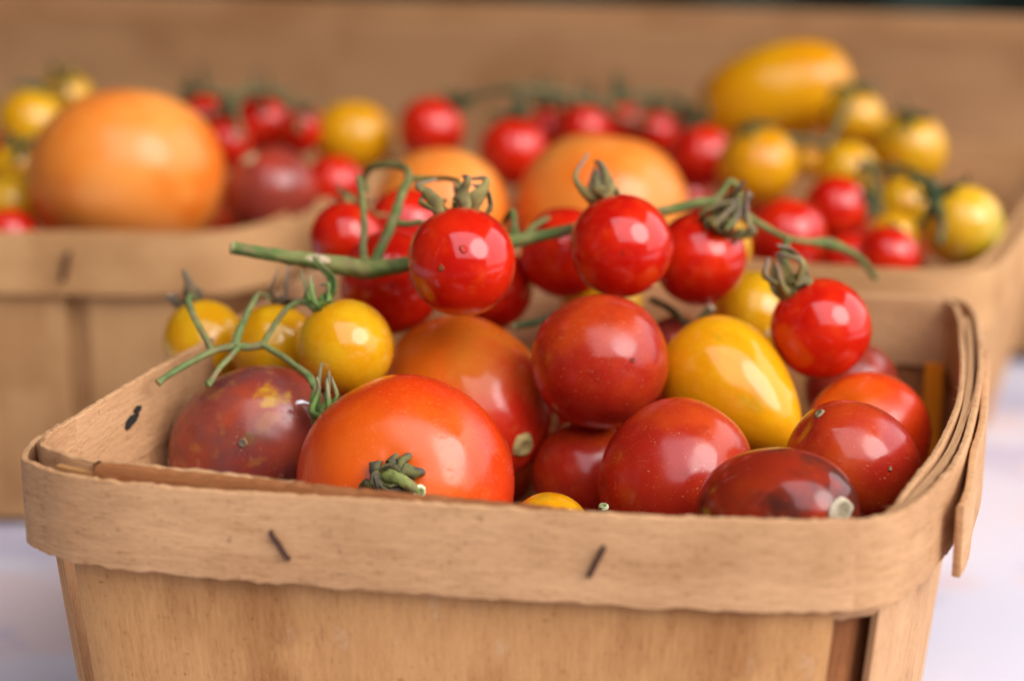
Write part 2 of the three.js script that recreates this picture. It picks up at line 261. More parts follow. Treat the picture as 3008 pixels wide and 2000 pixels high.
// ---------------------------------------------------------------- wood
// grain runs along u; one tile is 0.2 m x 0.1 m
function woodFn(base, dark, { streak = 1, stain = 0.3, seed = 0, pores = 1, scuff = 0 } = {}) {
  return (u, v) => {
    const x = u * 200, y = v * 100; // millimetres
    const wob = (fbm(x * 0.03, y * 0.05, seed, 3) - 0.5) * 3;
    const broad = fbm(x * 0.018 + seed, (y + wob) * 0.16, seed + 3, 3);
    const mid = fbm(x * 0.16, (y + wob) * 1.5, seed + 9, 2);
    const fine = noise3(x * 0.7, (y + wob * 0.3) * 4.4, seed + 17);
    const dash = smooth(0.68, 0.9, noise3(x * 0.6, (y + wob * 0.2) * 4.0, seed + 31));
    const blot = fbm(x * 0.05, y * 0.055, seed + 41, 3);
    let t = 0.5 * (broad - 0.5) + 0.34 * streak * (mid - 0.5) + 0.3 * streak * (fine - 0.5) + 0.3 + stain * (smooth(0.42, 0.72, blot) - 0.3);
    t = clamp(t + 0.42 * pores * dash * smooth(0.3, 0.7, mid + 0.1));
    const g = 1 + 0.10 * (noise3(x * 5, y * 5, seed) - 0.5);
    const c = [0, 1, 2].map((k) => mix(base[k], dark[k], t) * g);
    const sp = smooth(0.93, 0.985, noise3(x * 0.6, y * 0.9, seed + 77)) * 0.5;
    const pale = scuff * smooth(0.86, 0.95, noise3(x * 0.11, y * 0.45, seed + 91)) * smooth(0.3, 0.6, noise3(x * 1.5, y * 3, seed + 95));
    return c.map((q, k) => mix(mix(q, dark[k] * 0.35, sp), [0.66, 0.5, 0.36][k], pale));
  };
}
const woodBump = texture(1024, 512, (u, v) => { const x = u * 200, y = v * 100; return 0.5 * fbm(x * 0.3, y * 2.6, 17, 3) + 0.3 * noise3(x * 0.28, y * 2.7, 31) + 0.2 * noise3(x * 4, y * 4, 5); }, false);
const bandMap = texture(1792, 896, woodFn([0.65, 0.37, 0.182], [0.36, 0.175, 0.07], { seed: 2, stain: 0.22, pores: 0.9 }));
const panelFn = woodFn([0.60, 0.31, 0.118], [0.34, 0.14, 0.042], { seed: 40, streak: 0.9, stain: 0.55, pores: 0.7, scuff: 0.2 });
const panelMap = texture(1408, 704, panelFn);
const farMap = texture(640, 320, woodFn([0.55, 0.305, 0.13], [0.38, 0.185, 0.068], { seed: 71, streak: 0.5, stain: 0.5, pores: 0.3 }));
const wood = (map, tint = [1, 1, 1], bump = 0.00012) => { const m = new THREE.MeshPhysicalMaterial({ map, bumpMap: woodBump, bumpScale: bump, roughness: 0.72, specularIntensity: 0.5 }); m.color.setRGB(...tint); return m; };
const MAT = {
  band: wood(bandMap), panel: wood(panelMap), far: wood(farMap), 
  endGrainAndSlitShade: wood(panelMap, [0.56, 0.41, 0.36], 0.0003), crate: wood(farMap, [0.88, 0.87, 0.92]),  // end grain tint, also the shade colour of the added slit boards
};
const staple = new THREE.MeshStandardMaterial({ metalness: 0.8, roughness: 0.5 }); staple.color.setRGB(0.11, 0.055, 0.04);
const knotMaterial = new THREE.MeshStandardMaterial({ roughness: 0.95 }); knotMaterial.color.setRGB(0.018, 0.014, 0.01);
const slitStripMaterial = new THREE.MeshPhysicalMaterial({ roughness: 0.4 }); slitStripMaterial.color.setRGB(0.85, 0.27, 0.01);

// ---------------------------------------------------------------- the place: pavement, table, tent
{
  const pave = new THREE.MeshStandardMaterial({ roughness: 0.9, map: texture(256, 256, (u, v) => { const g = 0.055 + 0.03 * (fbm(u * 40, v * 40, 3, 3) - 0.5); return [g, g, g * 1.02]; }) });
  const g = new THREE.CircleGeometry(60, 48); g.rotateX(-Math.PI / 2); g.translate(0, -0.76, 0);
  g.attributes.uv.array.forEach((x, i, a) => { a[i] = x * 60; });
  structure('pavement', g, pave);
}
{
  const t = thing('market_table', 'pale lavender white market table top under the wooden baskets', 'table', [0, -0.76, -0.75]);
  const top = new THREE.MeshPhysicalMaterial({ roughness: 0.6, map: texture(1024, 1024, (u, v) => {
    const b = smooth(0.54, 0.74, fbm(u * 40, v * 40, 4, 3)), s = fbm(u * 9, v * 9, 8, 4), p = smooth(0.58, 0.7, fbm(u * 16 + 4, v * 16, 21, 3));
    let c = [0.66, 0.66, 0.75].map((q) => q * (0.94 + 0.12 * s));
    c = [mix(c[0], 0.70, p * 0.8), mix(c[1], 0.56, p * 0.6), mix(c[2], 0.55, p * 0.6)];
    return [mix(c[0], 0.47, b * 0.7), mix(c[1], 0.45, b * 0.7), mix(c[2], 0.60, b * 0.7)];
  }) });
  const sh = new THREE.Shape(); const w = 1.1, d = 0.62, r = 0.02;
  sh.moveTo(-w + r, -d); sh.lineTo(w - r, -d); sh.quadraticCurveTo(w, -d, w, -d + r); sh.lineTo(w, d - r); sh.quadraticCurveTo(w, d, w - r, d); sh.lineTo(-w + r, d); sh.quadraticCurveTo(-w, d, -w, d - r); sh.lineTo(-w, -d + r); sh.quadraticCurveTo(-w, -d, -w + r, -d);
  const tg = new THREE.ExtrudeGeometry(sh, { depth: 0.026, bevelEnabled: true, bevelSize: 0.002, bevelThickness: 0.002, bevelSegments: 2 });
  tg.rotateX(-Math.PI / 2); tg.translate(0, 0.732, 0);
  tg.attributes.uv.array.forEach((x, i, a) => { a[i] = x / 1.0; });
  mesh('table_top', tg, top, t);
  const lm = new THREE.MeshStandardMaterial({ roughness: 0.6 }); lm.color.setRGB(0.3, 0.3, 0.32);
  for (const sx of [-1, 1]) for (const sz of [-1, 1]) { const g = new THREE.CylinderGeometry(0.022, 0.018, 0.73, 16); g.translate(sx * 1.0, 0.365, sz * 0.52); mesh('leg', g, lm, t); }
}
// the tents overhead and the houses across the street bound the patch of sky that the shiny skins mirror
{
  const canvas = new THREE.MeshPhysicalMaterial({ roughness: 1, side: THREE.DoubleSide, specularIntensity: 0.1 }); canvas.color.setRGB(0.07, 0.068, 0.065);
  const dark = new THREE.MeshStandardMaterial({ roughness: 0.95, side: THREE.DoubleSide }); dark.color.setRGB(0.014, 0.026, 0.018);
  const steel = new THREE.MeshStandardMaterial({ metalness: 0.9, roughness: 0.4 }); steel.color.setRGB(0.6, 0.6, 0.62);
  const H = 2.45;
  const tent = (label, x1, z1, S) => { // its front right corner and its side
    const t = thing('market_tent', label, 'tent', [x1, -0.76, z1], 'market tents');
    mesh('roof', grid(20, 20, (u, v) => { const peak = 0.7 * (1 - Math.max(Math.abs(u - 0.5), Math.abs(v - 0.5)) * 2); return [-u * S, H + peak, -v * S]; }), canvas, t);
    const corners = [[0, 0], [S, 0], [S, S], [0, S]];
    corners.forEach((c, i) => {
      const n = corners[(i + 1) % 4];
      mesh('valance', grid(60, 2, (u, v) => [-mix(c[0], n[0], u), H + 0.002 - v * (0.14 + 0.02 * Math.cos(u * 60)), -mix(c[1], n[1], u)]), canvas, t);
      const g = new THREE.CylinderGeometry(0.012, 0.012, H, 16); g.translate(-(c[0] ? S - 0.02 : 0.02), H / 2, -(c[1] ? S - 0.02 : 0.02)); mesh('post', g, steel, t);
    });
    return t;
  };
  const t = tent('grey canvas market tent over the table, with an added dark backdrop for the shade behind and an added light blocking side curtain', 1.4, -0.16, 3);
  mesh('rear_shade_backdrop', grid(160, 4, (u, v) => { const w = 0.02 * Math.sin(u * 120); return [mix(-2.98, -0.02, u), mix(0.02, H, v), -1.55 + w]; }), dark, t);  // added near-black sheet stands in for the shaded space behind the stall
  mesh('light_block_curtain', grid(4, 160, (u, v) => [-2.97 + 0.02 * Math.sin(v * 120), mix(0.02, H, u), mix(-0.06, -1.5, v)]), canvas, t);  // added unseen sheet, cuts the light and reflections from the left
  tent('grey canvas market tent of the stall in front and to the left', -0.62, 3.0, 3.14);
  const brick = new THREE.MeshStandardMaterial({ roughness: 0.9 }); brick.color.setRGB(0.07, 0.045, 0.04);
  const slate = new THREE.MeshStandardMaterial({ roughness: 0.8 }); slate.color.setRGB(0.04, 0.04, 0.045);
  const glass = new THREE.MeshPhysicalMaterial({ roughness: 0.1 }); glass.color.setRGB(0.03, 0.035, 0.04);
  const house = (label, x, z, turn, len, shift) => {
    const h = thing('street_house', label, 'house', [x, -0.76, z], 'houses round the market'); h.rotation.y = turn;
    const wall = new THREE.BoxGeometry(len, 3.5, 4); wall.translate(shift, 1.75, 2); mesh('wall', wall, brick, h);
    const rs = new THREE.Shape([new THREE.Vector2(-2.3, 0), new THREE.Vector2(2.3, 0), new THREE.Vector2(0, 1.2)]), rg = new THREE.ExtrudeGeometry(rs, { depth: len + 0.6, bevelEnabled: false }); rg.rotateY(Math.PI / 2); rg.translate(shift - len / 2 - 0.3, 3.5, 2); mesh('roof', rg, slate, h);
    const n = Math.floor(len / 2.9);
    for (let i = 0; i < n; i++) { const g = new THREE.BoxGeometry(1.1, i === 4 ? 2.2 : 1.5, 0.06); g.translate(shift - len / 2 + 1.5 + i * 2.9, i === 4 ? 1.15 : 1.8, -0.01); mesh(i === 4 ? 'door' : 'window', g, glass, h); }
  };
  house('long low dark brick house across the street from the stall', 0, 6.2, 0, 26, -3);
  house('added low dark brick house blocking low light from the side of the market', -5.5, 0, -Math.PI / 2, 20, -4.2);  // unseen house added to block low sky light from the left
}

// ---------------------------------------------------------------- baskets
function resample(points, n, closed = true) { const c = new THREE.CatmullRomCurve3(points.map((p) => new THREE.Vector3(p[0], 0, p[1])), closed, 'centripetal'); return c.getSpacedPoints(n).slice(0, closed ? n : n + 1).map((p) => [p.x, p.z]); }
function roundedQuad(c, radii) { // corners front-left, front-right, rear-right, rear-left
  const out = [];
  c.forEach((p, i) => {
    const a = c[(i + 3) % 4], b = c[(i + 1) % 4], r = radii[i];
    const da = [a[0] - p[0], a[1] - p[1]], db = [b[0] - p[0], b[1] - p[1]], la = Math.hypot(...da), lb = Math.hypot(...db);
    const s = [p[0] + da[0] / la * r, p[1] + da[1] / la * r], e = [p[0] + db[0] / lb * r, p[1] + db[1] / lb * r];
    for (let k = 0; k <= 4; k++) { const t = k / 4; out.push([0, 1].map((q) => (1 - t) ** 2 * s[q] + 2 * t * (1 - t) * p[q] + t * t * e[q])); }
    for (const f of [0.25, 0.5, 0.75]) out.push([mix(e[0], b[0] - db[0] / lb * radii[(i + 1) % 4], f), mix(e[1], b[1] - db[1] / lb * radii[(i + 1) % 4], f)]);
  });
  return out;
}
function normals2(loop, closed) { const n = loop.length; return loop.map((p, i) => { const a = loop[closed ? (i + n - 1) % n : Math.max(0, i - 1)], b = loop[closed ? (i + 1) % n : Math.min(n - 1, i + 1)]; const d = [b[0] - a[0], b[1] - a[1]], l = Math.hypot(...d); return [-d[1] / l, d[0] / l]; }); } // points outwards for a loop that runs front-left, front-right, rear
const offset = (loop, d, closed = true) => { const nn = normals2(loop, closed); return loop.map((p, i) => { const k = typeof d === 'function' ? d(i / loop.length, p) : d; return [p[0] + nn[i][0] * k, p[1] + nn[i][1] * k]; }); };
// a standing strip of veneer along a line on the table plane
function ribbonGeometry(loop, { y0, y1, th = 0.0014, closed = true, flare = 0, fuzz = 0.0004, seed = 1, uv0 = [0, 0], wave = 0.0006 }) {
  const n = loop.length, nn = normals2(loop, closed), H = 4, pos = [], uv = [], idx = [], tile = [0.2, 0.1];
  let s = 0; const count = closed ? n + 1 : n;
  const q = 2 * (H + 1) + 4;
  for (let i = 0; i < count; i++) {
    const k = i % n, p = loop[k], o = nn[k]; if (i) s += Math.hypot(p[0] - loop[(i - 1) % n][0], p[1] - loop[(i - 1) % n][1]);
    const ls = closed && i === n ? 0 : s;
    const ya = (typeof y0 === 'function' ? y0(p, k / n) : y0) + fuzz * 1.6 * (fbm(ls * 420, seed, 3, 3) - 0.5) * 2, yb = (typeof y1 === 'function' ? y1(p, k / n) : y1) + fuzz * (fbm(ls * 700, seed + 5, 1, 4) - 0.5) * 2.4 + 0.0008 * (noise3(ls * 30, seed, 8) - 0.5);
    const wv = wave * (fbm(ls * 26, seed, 2, 2) - 0.5) * 2;
    const add = (h, out) => { const y = mix(ya, yb, h), d = out + wv + flare * h; pos.push(p[0] + o[0] * d, y, p[1] + o[1] * d); uv.push(s / tile[0] + uv0[0], y / tile[1] + uv0[1] + out * 3); };
    const e = 0.0003 / 0.02;
    for (let j = 0; j <= H; j++) add(mix(e, 1 - e, j / H), th / 2);
    add(1, th * 0.32); add(1, -th * 0.32);
    for (let j = H; j >= 0; j--) add(mix(e, 1 - e, j / H), -th / 2);
    add(0, -th * 0.32); add(0, th * 0.32);
  }
  for (let i = 0; i < count - 1; i++) for (let k = 0; k < q; k++) { const a = i * q + k, b = i * q + (k + 1) % q; idx.push(a, b + q, b, a, a + q, b + q); }
  if (!closed) for (const r of [0, (count - 1) * q]) for (let k = 1; k < q - 1; k++) r ? idx.push(r, r + k + 1, r + k) : idx.push(r, r + k, r + k + 1);
  const g = new THREE.BufferGeometry();
  g.setAttribute('position', new THREE.Float32BufferAttribute(pos, 3)); g.setAttribute('uv', new THREE.Float32BufferAttribute(uv, 2)); g.setIndex(idx); g.computeVertexNormals();
  return g;
}
// a wall board that hangs from a stretch of the rim and leans in to the floor
function boardGeometry(top, bottom, yTop, yBottom, { th = 0.0016, seed = 1, uv0 = [0, 0] } = {}) {
  const nS = top.length - 1, nH = 8, pos = [], uv = [], idx = [], tile = [0.2, 0.1];
  const P = (i, h) => { const t = top[i], b = bottom[i]; const bow = 0.002 * Math.sin(h * Math.PI) * (noise3(i / nS * 2, seed, 4) - 0.2); return [mix(b[0], t[0], h), mix(yBottom, typeof yTop === 'function' ? yTop(t) : yTop, h), mix(b[1], t[1], h), bow]; };
  const nn = normals2(top, false); let s = 0; const q = 2 * (nH + 1);
  for (let i = 0; i <= nS; i++) {
    if (i) s += Math.hypot(top[i][0] - top[i - 1][0], top[i][1] - top[i - 1][1]);
    const edge = (i === 0 || i === nS) ? 1 : 0;
    for (const side of [1, -1]) for (let j = 0; j <= nH; j++) {
      const h = side > 0 ? j / nH : 1 - j / nH, p = P(i, h), d = side * th / 2 + p[3], jit = edge * 0.0006 * (fbm(h * 9, seed, i, 3) - 0.5);
      pos.push(p[0] + nn[i][0] * d + nn[i][1] * jit, p[1], p[2] + nn[i][1] * d - nn[i][0] * jit); uv.push(p[1] / tile[0] + uv0[0], s / tile[1] + uv0[1] + (side < 0 ? 0.37 : 0));
    }
  }
  for (let i = 0; i < nS; i++) for (let k = 0; k < q; k++) { const a = i * q + k, b = i * q + (k + 1) % q; idx.push(a, b + q, b, a, a + q, b + q); }
  for (const r of [0, nS * q]) for (let j = 0; j < nH; j++) { const a = r + j, b = r + j + 1, c = r + q - 1 - j, d = r + q - 2 - j; r ? idx.push(a, c, b, b, c, d) : idx.push(a, b, c, b, d, c); }
  const g = new THREE.BufferGeometry();
  g.setAttribute('position', new THREE.Float32BufferAttribute(pos, 3)); g.setAttribute('uv', new THREE.Float32BufferAttribute(uv, 2)); g.setIndex(idx);
  const flat = g.toNonIndexed(); flat.computeVertexNormals();
  return flat;
}
const stapleGeometry = (p, dir, out, len, r = 0.00055) => { const d = dir.clone().normalize().multiplyScalar(len / 2), a = p.clone().sub(d), b = p.clone().add(d), o = out.clone().multiplyScalar(0.0006), i = out.clone().multiplyScalar(-0.0012); return stemGeometry([[...a.clone().add(i).toArray(), r], [...a.clone().add(o).toArray(), r], [...p.clone().add(o).toArray(), r * 1.05], [...b.clone().add(o).toArray(), r], [...b.clone().add(i).toArray(), r]], { sides: 8, rough: 0.12, per: 5 }); };
const nearest = (loop, p) => { let b = 0, d = 1e9; loop.forEach((q, i) => { const e = Math.hypot(q[0] - p[0], q[1] - p[1]); if (e < d) { d = e; b = i; } }); return b; };
const stretch = (loop, a, b) => { const out = [], n = loop.length; for (let i = a; ; i = (i + 1) % n) { out.push(i); if (i === b) break; } return out; };
function basket(label, rim, { H = 0.105, bandH = 0.0195, N = 400, mats, ends, inset = 0.8, innerRise, seed = 1, gap = 0.0021, corners }) {
  const c = rim.reduce((a, p) => [a[0] + p[0] / rim.length, a[1] + p[1] / rim.length], [0, 0]);
  const o = thing('berry_basket', label, 'basket', [c[0], 0, c[1]], 'split wood berry baskets on the table');
  const loop = resample(rim.map((p) => [p[0] - c[0], p[1] - c[1]]), N);
  const panelLoop = offset(loop, -gap), innerLoop = offset(loop, -2 * gap);
  const rise = innerRise ? (p) => innerRise([p[0] + c[0], p[1] + c[1]]) : () => 0.0006;
  mesh('outer_band', ribbonGeometry(loop, { y0: H - bandH, y1: H, th: 0.0016, seed: seed, uv0: [0.1 * seed, 0.3] }), mats.band, o);
  mesh('inner_band', ribbonGeometry(innerLoop, { y0: (p) => H - bandH * 1.02 + rise(p), y1: (p) => H + rise(p), th: 0.0015, seed: seed + 3, uv0: [0.35 + 0.1 * seed, 0.62] }), mats.inner ?? mats.band, o);
  const names = ['front_panel', 'side_panel', 'rear_panel', 'side_panel'];
  ends.forEach(([a, b], i) => {
    const ia = nearest(loop, [a[0] - c[0], a[1] - c[1]]), ib = nearest(loop, [b[0] - c[0], b[1] - c[1]]), run = stretch(loop, ia, ib);
    const step = Math.max(1, Math.floor(run.length / 40)), pick = run.filter((_, k) => k % step === 0 || k === run.length - 1);
    const top = pick.map((k) => panelLoop[k]), bottom = top.map((p) => [p[0] * inset, p[1] * inset]);
    mesh(names[i], boardGeometry(top, bottom, (p) => H - 0.0006 + rise(p) * 0.5, 0.0015, { seed: seed + i, uv0: [0.13 * i, 0.2 * i + 0.1 * seed] }), i === 1 || i === 3 ? mats.side ?? mats.panel : mats.panel, o);
  });
  const floor = new THREE.Shape(loop.filter((_, k) => k % 8 === 0).map((p) => new THREE.Vector2(p[0] * (inset - 0.01), -p[1] * (inset - 0.01))));
  const fg = new THREE.ExtrudeGeometry(floor, { depth: 0.003, bevelEnabled: false }); fg.rotateX(-Math.PI / 2); fg.translate(0, 0.0035, 0); fg.attributes.uv.array.forEach((x, i, a) => { a[i] = x * 8; });
  mesh('floor', fg, mats.panel, o);
  for (const x of [-0.05, 0.05]) { const g = new THREE.BoxGeometry(0.012, 0.0035, 0.1); g.translate(x, 0.00175, 0); mesh('runner', g, mats.panel, o); }
  o.userData.parts = undefined; delete o.userData.parts;
  return { o, loop, c, panelLoop, innerLoop };
}
{
  const lift = (p) => { const f = smooth(-0.43, -0.40, p[1] - 0.2 * p[0]), r = smooth(0.072, 0.088, p[0]); return mix(mix(0.0027, -0.0032, smooth(-0.075, 0.03, p[0])), mix(0.0026, 0.0005, smooth(-0.09, 0.0, p[0])), 1 - f * (1 - r)); };
  const b = basket('front split wood basket with rusty staples in its band, heaped with mixed tomatoes', FRONT_RIM, {
    N: 700, mats: { band: MAT.band, panel: MAT.panel, side: MAT.band }, innerRise: lift, seed: 1, inset: 0.9, gap: 0.0022,
    ends: [[[-0.0978, -0.4015], [0.0665, -0.3725]], [[0.0785, -0.3775], [0.124, -0.53]], [[0.112, -0.553], [-0.045, -0.594]], [[-0.061, -0.58], [-0.106, -0.418]]],
  });
  const { o, loop, c } = b, up = new THREE.Vector3(0, 1, 0);
  { // the thick raw top edge of the front board shows between the two bands
    const q0 = nearest(loop, [-0.089 - c[0], -0.3965 - c[1]]), q1 = nearest(loop, [0.03 - c[0], -0.3735 - c[1]]), e = stretch(loop, q0, q1).map((k) => b.panelLoop[k]);
    mesh('board_edge', ribbonGeometry(e, { y0: 0.098, y1: (p) => 0.1059 + 0.0013 * (1 - smooth(-0.08, 0.0, p[0] + c[0])) - 0.0016 * smooth(-0.02, 0.03, p[0] + c[0]), closed: false, th: 0.0029, seed: 15, fuzz: 0.0004 }), MAT.endGrainAndSlitShade, o);
  }
  { // added dark boards close the corner slits and stand in for the shaded inside
    const q0 = nearest(loop, [0.058 - c[0], -0.3715 - c[1]]), q1 = nearest(loop, [0.089 - c[0], -0.394 - c[1]]), e = offset(stretch(loop, q0, q1).map((k) => b.panelLoop[k]), -0.0045, false);
    mesh('slit_shade_board', boardGeometry(e, e.map((p) => [p[0] * 0.9, p[1] * 0.9]), 0.1, 0.007, { seed: 31, uv0: [0.2, 0.5] }), MAT.endGrainAndSlitShade, o);
    const w0 = nearest(loop, [0.124 - c[0], -0.52 - c[1]]), w1 = nearest(loop, [0.105 - c[0], -0.5545 - c[1]]), f = offset(stretch(loop, w0, w1).map((k) => b.panelLoop[k]), 0.0004, false);
    mesh('slit_shade_board', boardGeometry(f, f.map((p) => [p[0] * 0.915, p[1] * 0.915]), 0.1, 0.007, { seed: 32, uv0: [0.6, 0.1] }), MAT.endGrainAndSlitShade, o);
  }
  // the band's loose end laps over itself on the side, standing off at its tip
  const ia = nearest(loop, [0.0905 - c[0], -0.3965 - c[1]]), ib = nearest(loop, [0.118 - c[0], -0.50 - c[1]]), run = stretch(loop, ia, ib).map((k) => loop[k]);
  const lapped = offset(run, (t) => 0.0019 + 0.0026 * (1 - smooth(0, 0.28, t)) , false);
  mesh('band_end', ribbonGeometry(lapped, { y0: 0.0835, y1: (p) => 0.1035 - 0.004 * (1 - smooth(-0.395, -0.425, p[1] + c[1])), closed: false, th: 0.0018, seed: 9, uv0: [0.5, 0.1] }), MAT.band, o);
  const local = (p) => V(p).sub(new THREE.Vector3(c[0], 0, c[1]));
  const face = (p) => { const i = nearest(loop, [p.x, p.z]), n = normals2(loop, true)[i]; return [new THREE.Vector3(loop[i][0] + n[0] * 0.0009, p.y, loop[i][1] + n[1] * 0.0009), new THREE.Vector3(n[0], 0, n[1])]; };
  for (const [p, dir] of [[STAPLE_A, [0.5, -0.8, 0.08]], [STAPLE_B, [-0.42, -0.9, 0]]]) { const [q, n] = face(local(p)); mesh('staple', stapleGeometry(q, V(dir), n, 0.0062), staple, o); }
  { // dark knot hole on the inside of the left band
    const i = nearest(b.innerLoop, [KNOT[0] - c[0], KNOT[2] - c[1]]), n = normals2(b.innerLoop, true)[i], q = new THREE.Vector3(b.innerLoop[i][0] - n[0] * 0.00085, KNOT[1], b.innerLoop[i][1] - n[1] * 0.00085);
    const T = new THREE.Vector3(-n[1], 0, n[0]);
    const blobs = [[0, 0, 0.0019], [0.003, 0.0017, 0.0013], [-0.0016, -0.0009, 0.0013], [0.0016, 0.0003, 0.0012]].map(([a, h, r], k) => { const g = new THREE.IcosahedronGeometry(r, 3); const pa = g.attributes.position; for (let j = 0; j < pa.count; j++) { const v = new THREE.Vector3().fromBufferAttribute(pa, j); v.x *= 1.7; v.y *= 0.72; v.multiplyScalar(0.3 + 1.0 * fbm(v.x * 1500, v.y * 1900, v.z * 2500 + k, 2)); const out = v.z * 0.12; const w = T.clone().multiplyScalar(v.x + a).add(up.clone().multiplyScalar(v.y + h)).add(new THREE.Vector3(-n[0], 0, -n[1]).multiplyScalar(out)).add(q); pa.setXYZ(j, w.x, w.y, w.z); } g.computeVertexNormals(); return g; });
    mesh('knot', mergeGeometries(blobs), knotMaterial, o);
  }
  { const i = nearest(b.innerLoop, [0.1195 - c[0], -0.542 - c[1]]), p = b.innerLoop[i], g = new THREE.BoxGeometry(0.0052, 0.034, 0.0008, 1, 4, 1); g.rotateY(-0.25); g.translate(p[0] * 0.965, 0.0715, p[1] * 0.97); const m = mesh('slit_stand_in_strip', g, slitStripMaterial, o); m.userData.label = 'added orange strip standing in for the slit in the rear corner'; }  // invented strip in place of the orange showing through the corner slit
  // loose wood fibres along the sawn edges
  const R = rng(77), fib = [];
  for (let k = 0; k < 130; k++) {
    const f = Math.floor(R() * 0.52 * loop.length), L = R() < 0.55 ? loop : b.innerLoop, p = L[(f + loop.length - 60) % loop.length], y = L === loop ? (R() < 0.6 ? 0.1052 : 0.0856) : 0.1055 + lift([p[0] + c[0], p[1] + c[1]]);
    const d = new THREE.Vector3(R() - 0.5, (y < 0.1 ? -0.6 : 0.6) * R(), R() - 0.5).normalize().multiplyScalar(0.0006 + 0.0018 * R() * R()), a = new THREE.Vector3(p[0], y, p[1]);
    const e = a.clone().add(d), m2 = a.clone().lerp(e, 0.5).add(new THREE.Vector3(R() - 0.5, R() - 0.5, R() - 0.5).multiplyScalar(0.0004));
    fib.push(stemGeometry([[...a.toArray(), 0.00006], [...m2.toArray(), 0.00005], [...e.toArray(), 0.00003]], { sides: 5, per: 3, rough: 0.1 }));
  }
  const fm = mesh('wood_fibres', mergeGeometries(fib), MAT.band, o); fm.userData.kind = 'stuff';
}
{
  const q = [[-0.30, -0.636], [-0.083, -0.6285], [-0.022, -0.842], [-0.245, -0.862]];
  const b = basket('split wood basket holding a large peach orange tomato, beside the dark basket gap', roundedQuad(q, [0.016, 0.03, 0.016, 0.016]), {
    N: 240, mats: { band: MAT.far, panel: MAT.far }, seed: 4, inset: 0.9, ends: [[[-0.137, -0.6305], [-0.105, -0.6295]], [[-0.072, -0.665], [-0.03, -0.815]], [[-0.05, -0.845], [-0.22, -0.86]], [[-0.248, -0.84], [-0.292, -0.66]]],
  });
  const { o, loop, c, panelLoop } = b; // its front is of two boards with a gap between
  const ia = nearest(loop, [-0.284 - c[0], -0.6355 - c[1]]), ib = nearest(loop, [-0.1445 - c[0], -0.631 - c[1]]), run = stretch(loop, ia, ib).map((k) => panelLoop[k]);
  mesh('front_panel', boardGeometry(run, run.map((p) => [p[0] * 0.9, p[1] * 0.9]), 0.105, 0.006, { seed: 8, uv0: [0.4, 0.7] }), MAT.far, o);
  const liner = offset(stretch(loop, nearest(loop, [-0.16 - c[0], -0.6315 - c[1]]), nearest(loop, [-0.12 - c[0], -0.63 - c[1]])).map((k) => panelLoop[k]), -0.003, false);
  mesh('inner_board', boardGeometry(liner, liner.map((p) => [p[0] * 0.9, p[1] * 0.9 - 0.001]), 0.1, 0.007, { seed: 3 }), MAT.far, o);
  mesh('staple', stapleGeometry(new THREE.Vector3(-0.1445 - c[0], 0.0955, -0.6285 - c[1]), new THREE.Vector3(-0.25, -1, 0), new THREE.Vector3(0, 0, 1), 0.0085, 0.0008), staple, o);
}
{
  const q = [[-0.047, -0.621], [0.1395, -0.5715], [0.229, -0.797], [0.006, -0.853]], on = (i, t) => [mix(q[i][0], q[(i + 1) % 4][0], t), mix(q[i][1], q[(i + 1) % 4][1], t)];
  basket('split wood basket heaped with orange, red and yellow tomatoes behind the front basket', roundedQuad(q, [0.014, 0.03, 0.014, 0.014]), {
    N: 240, mats: { band: MAT.far, panel: MAT.far }, seed: 6, inset: 0.8, ends: [0, 1, 2, 3].map((i) => [on(i, 0.08), on(i, 0.92)]),
  });
}
{ // the long crate behind
  const yaw = 14 * Math.PI / 180, L = 1.5, D = 0.3, H = 0.1415;
  const o = thing('wooden_crate', 'long plain wooden crate with a pale top strip standing behind the baskets', 'crate', [0.0, 0, -0.905]); o.rotation.y = -yaw;
  const plank = (w, h, d, x, y, z, uvx) => { const g = new THREE.BoxGeometry(w, h, d, 24, 6, 1); const p = g.attributes.position, u = g.attributes.uv; for (let i = 0; i < p.count; i++) { u.setXY(i, (p.getX(i) + p.getZ(i) * 0.7) / 0.4 + uvx, p.getY(i) / 0.2 + uvx * 0.3 + 0.1); } g.translate(x, y, z); return g; };
  mesh('front_board', plank(L, H - 0.006, 0.008, 0, (H + 0.006) / 2 , 0, 0.2), MAT.crate, o);
  mesh('top_strip', plank(L, 0.017, 0.010, 0, H, -0.0095, 0.5), MAT.crate, o);
  mesh('rear_board', plank(L, H - 0.046, 0.008, 0, (H - 0.034) / 2, -D, 0.8), MAT.crate, o);
  for (const s of [-1, 1]) { mesh('side_board', plank(0.008, H - 0.046, D - 0.008, s * (L / 2 - 0.004), (H - 0.034) / 2, -D / 2, 0.3 + s), MAT.crate, o); }
  mesh('floor_board', plank(L - 0.02, 0.006, D - 0.01, 0, 0.009, -D / 2, 0.6), MAT.crate, o);
  for (const x of [-0.66, -0.22, 0.22, 0.66]) mesh('foot', plank(0.04, 0.006, D - 0.04, x, 0.003, -D / 2, 0.1), MAT.crate, o);
}

// ---------------------------------------------------------------- tomato skins (colour of the skin on a unit sphere; y runs to the stem)
const mixc = (a, b, t) => [mix(a[0], b[0], t), mix(a[1], b[1], t), mix(a[2], b[2], t)];
function skinTexture(fn, w = 1024, h = 512) {
  return texture(w, h, (u, v) => { const th = (1 - v) * Math.PI, ph = u * Math.PI * 2, s = Math.sin(th); return fn(s * Math.cos(ph), Math.cos(th), s * Math.sin(ph)); });
}
const speck = (x, y, z, f, lo, hi) => smooth(lo, hi, noise3(x * f, y * f, z * f));
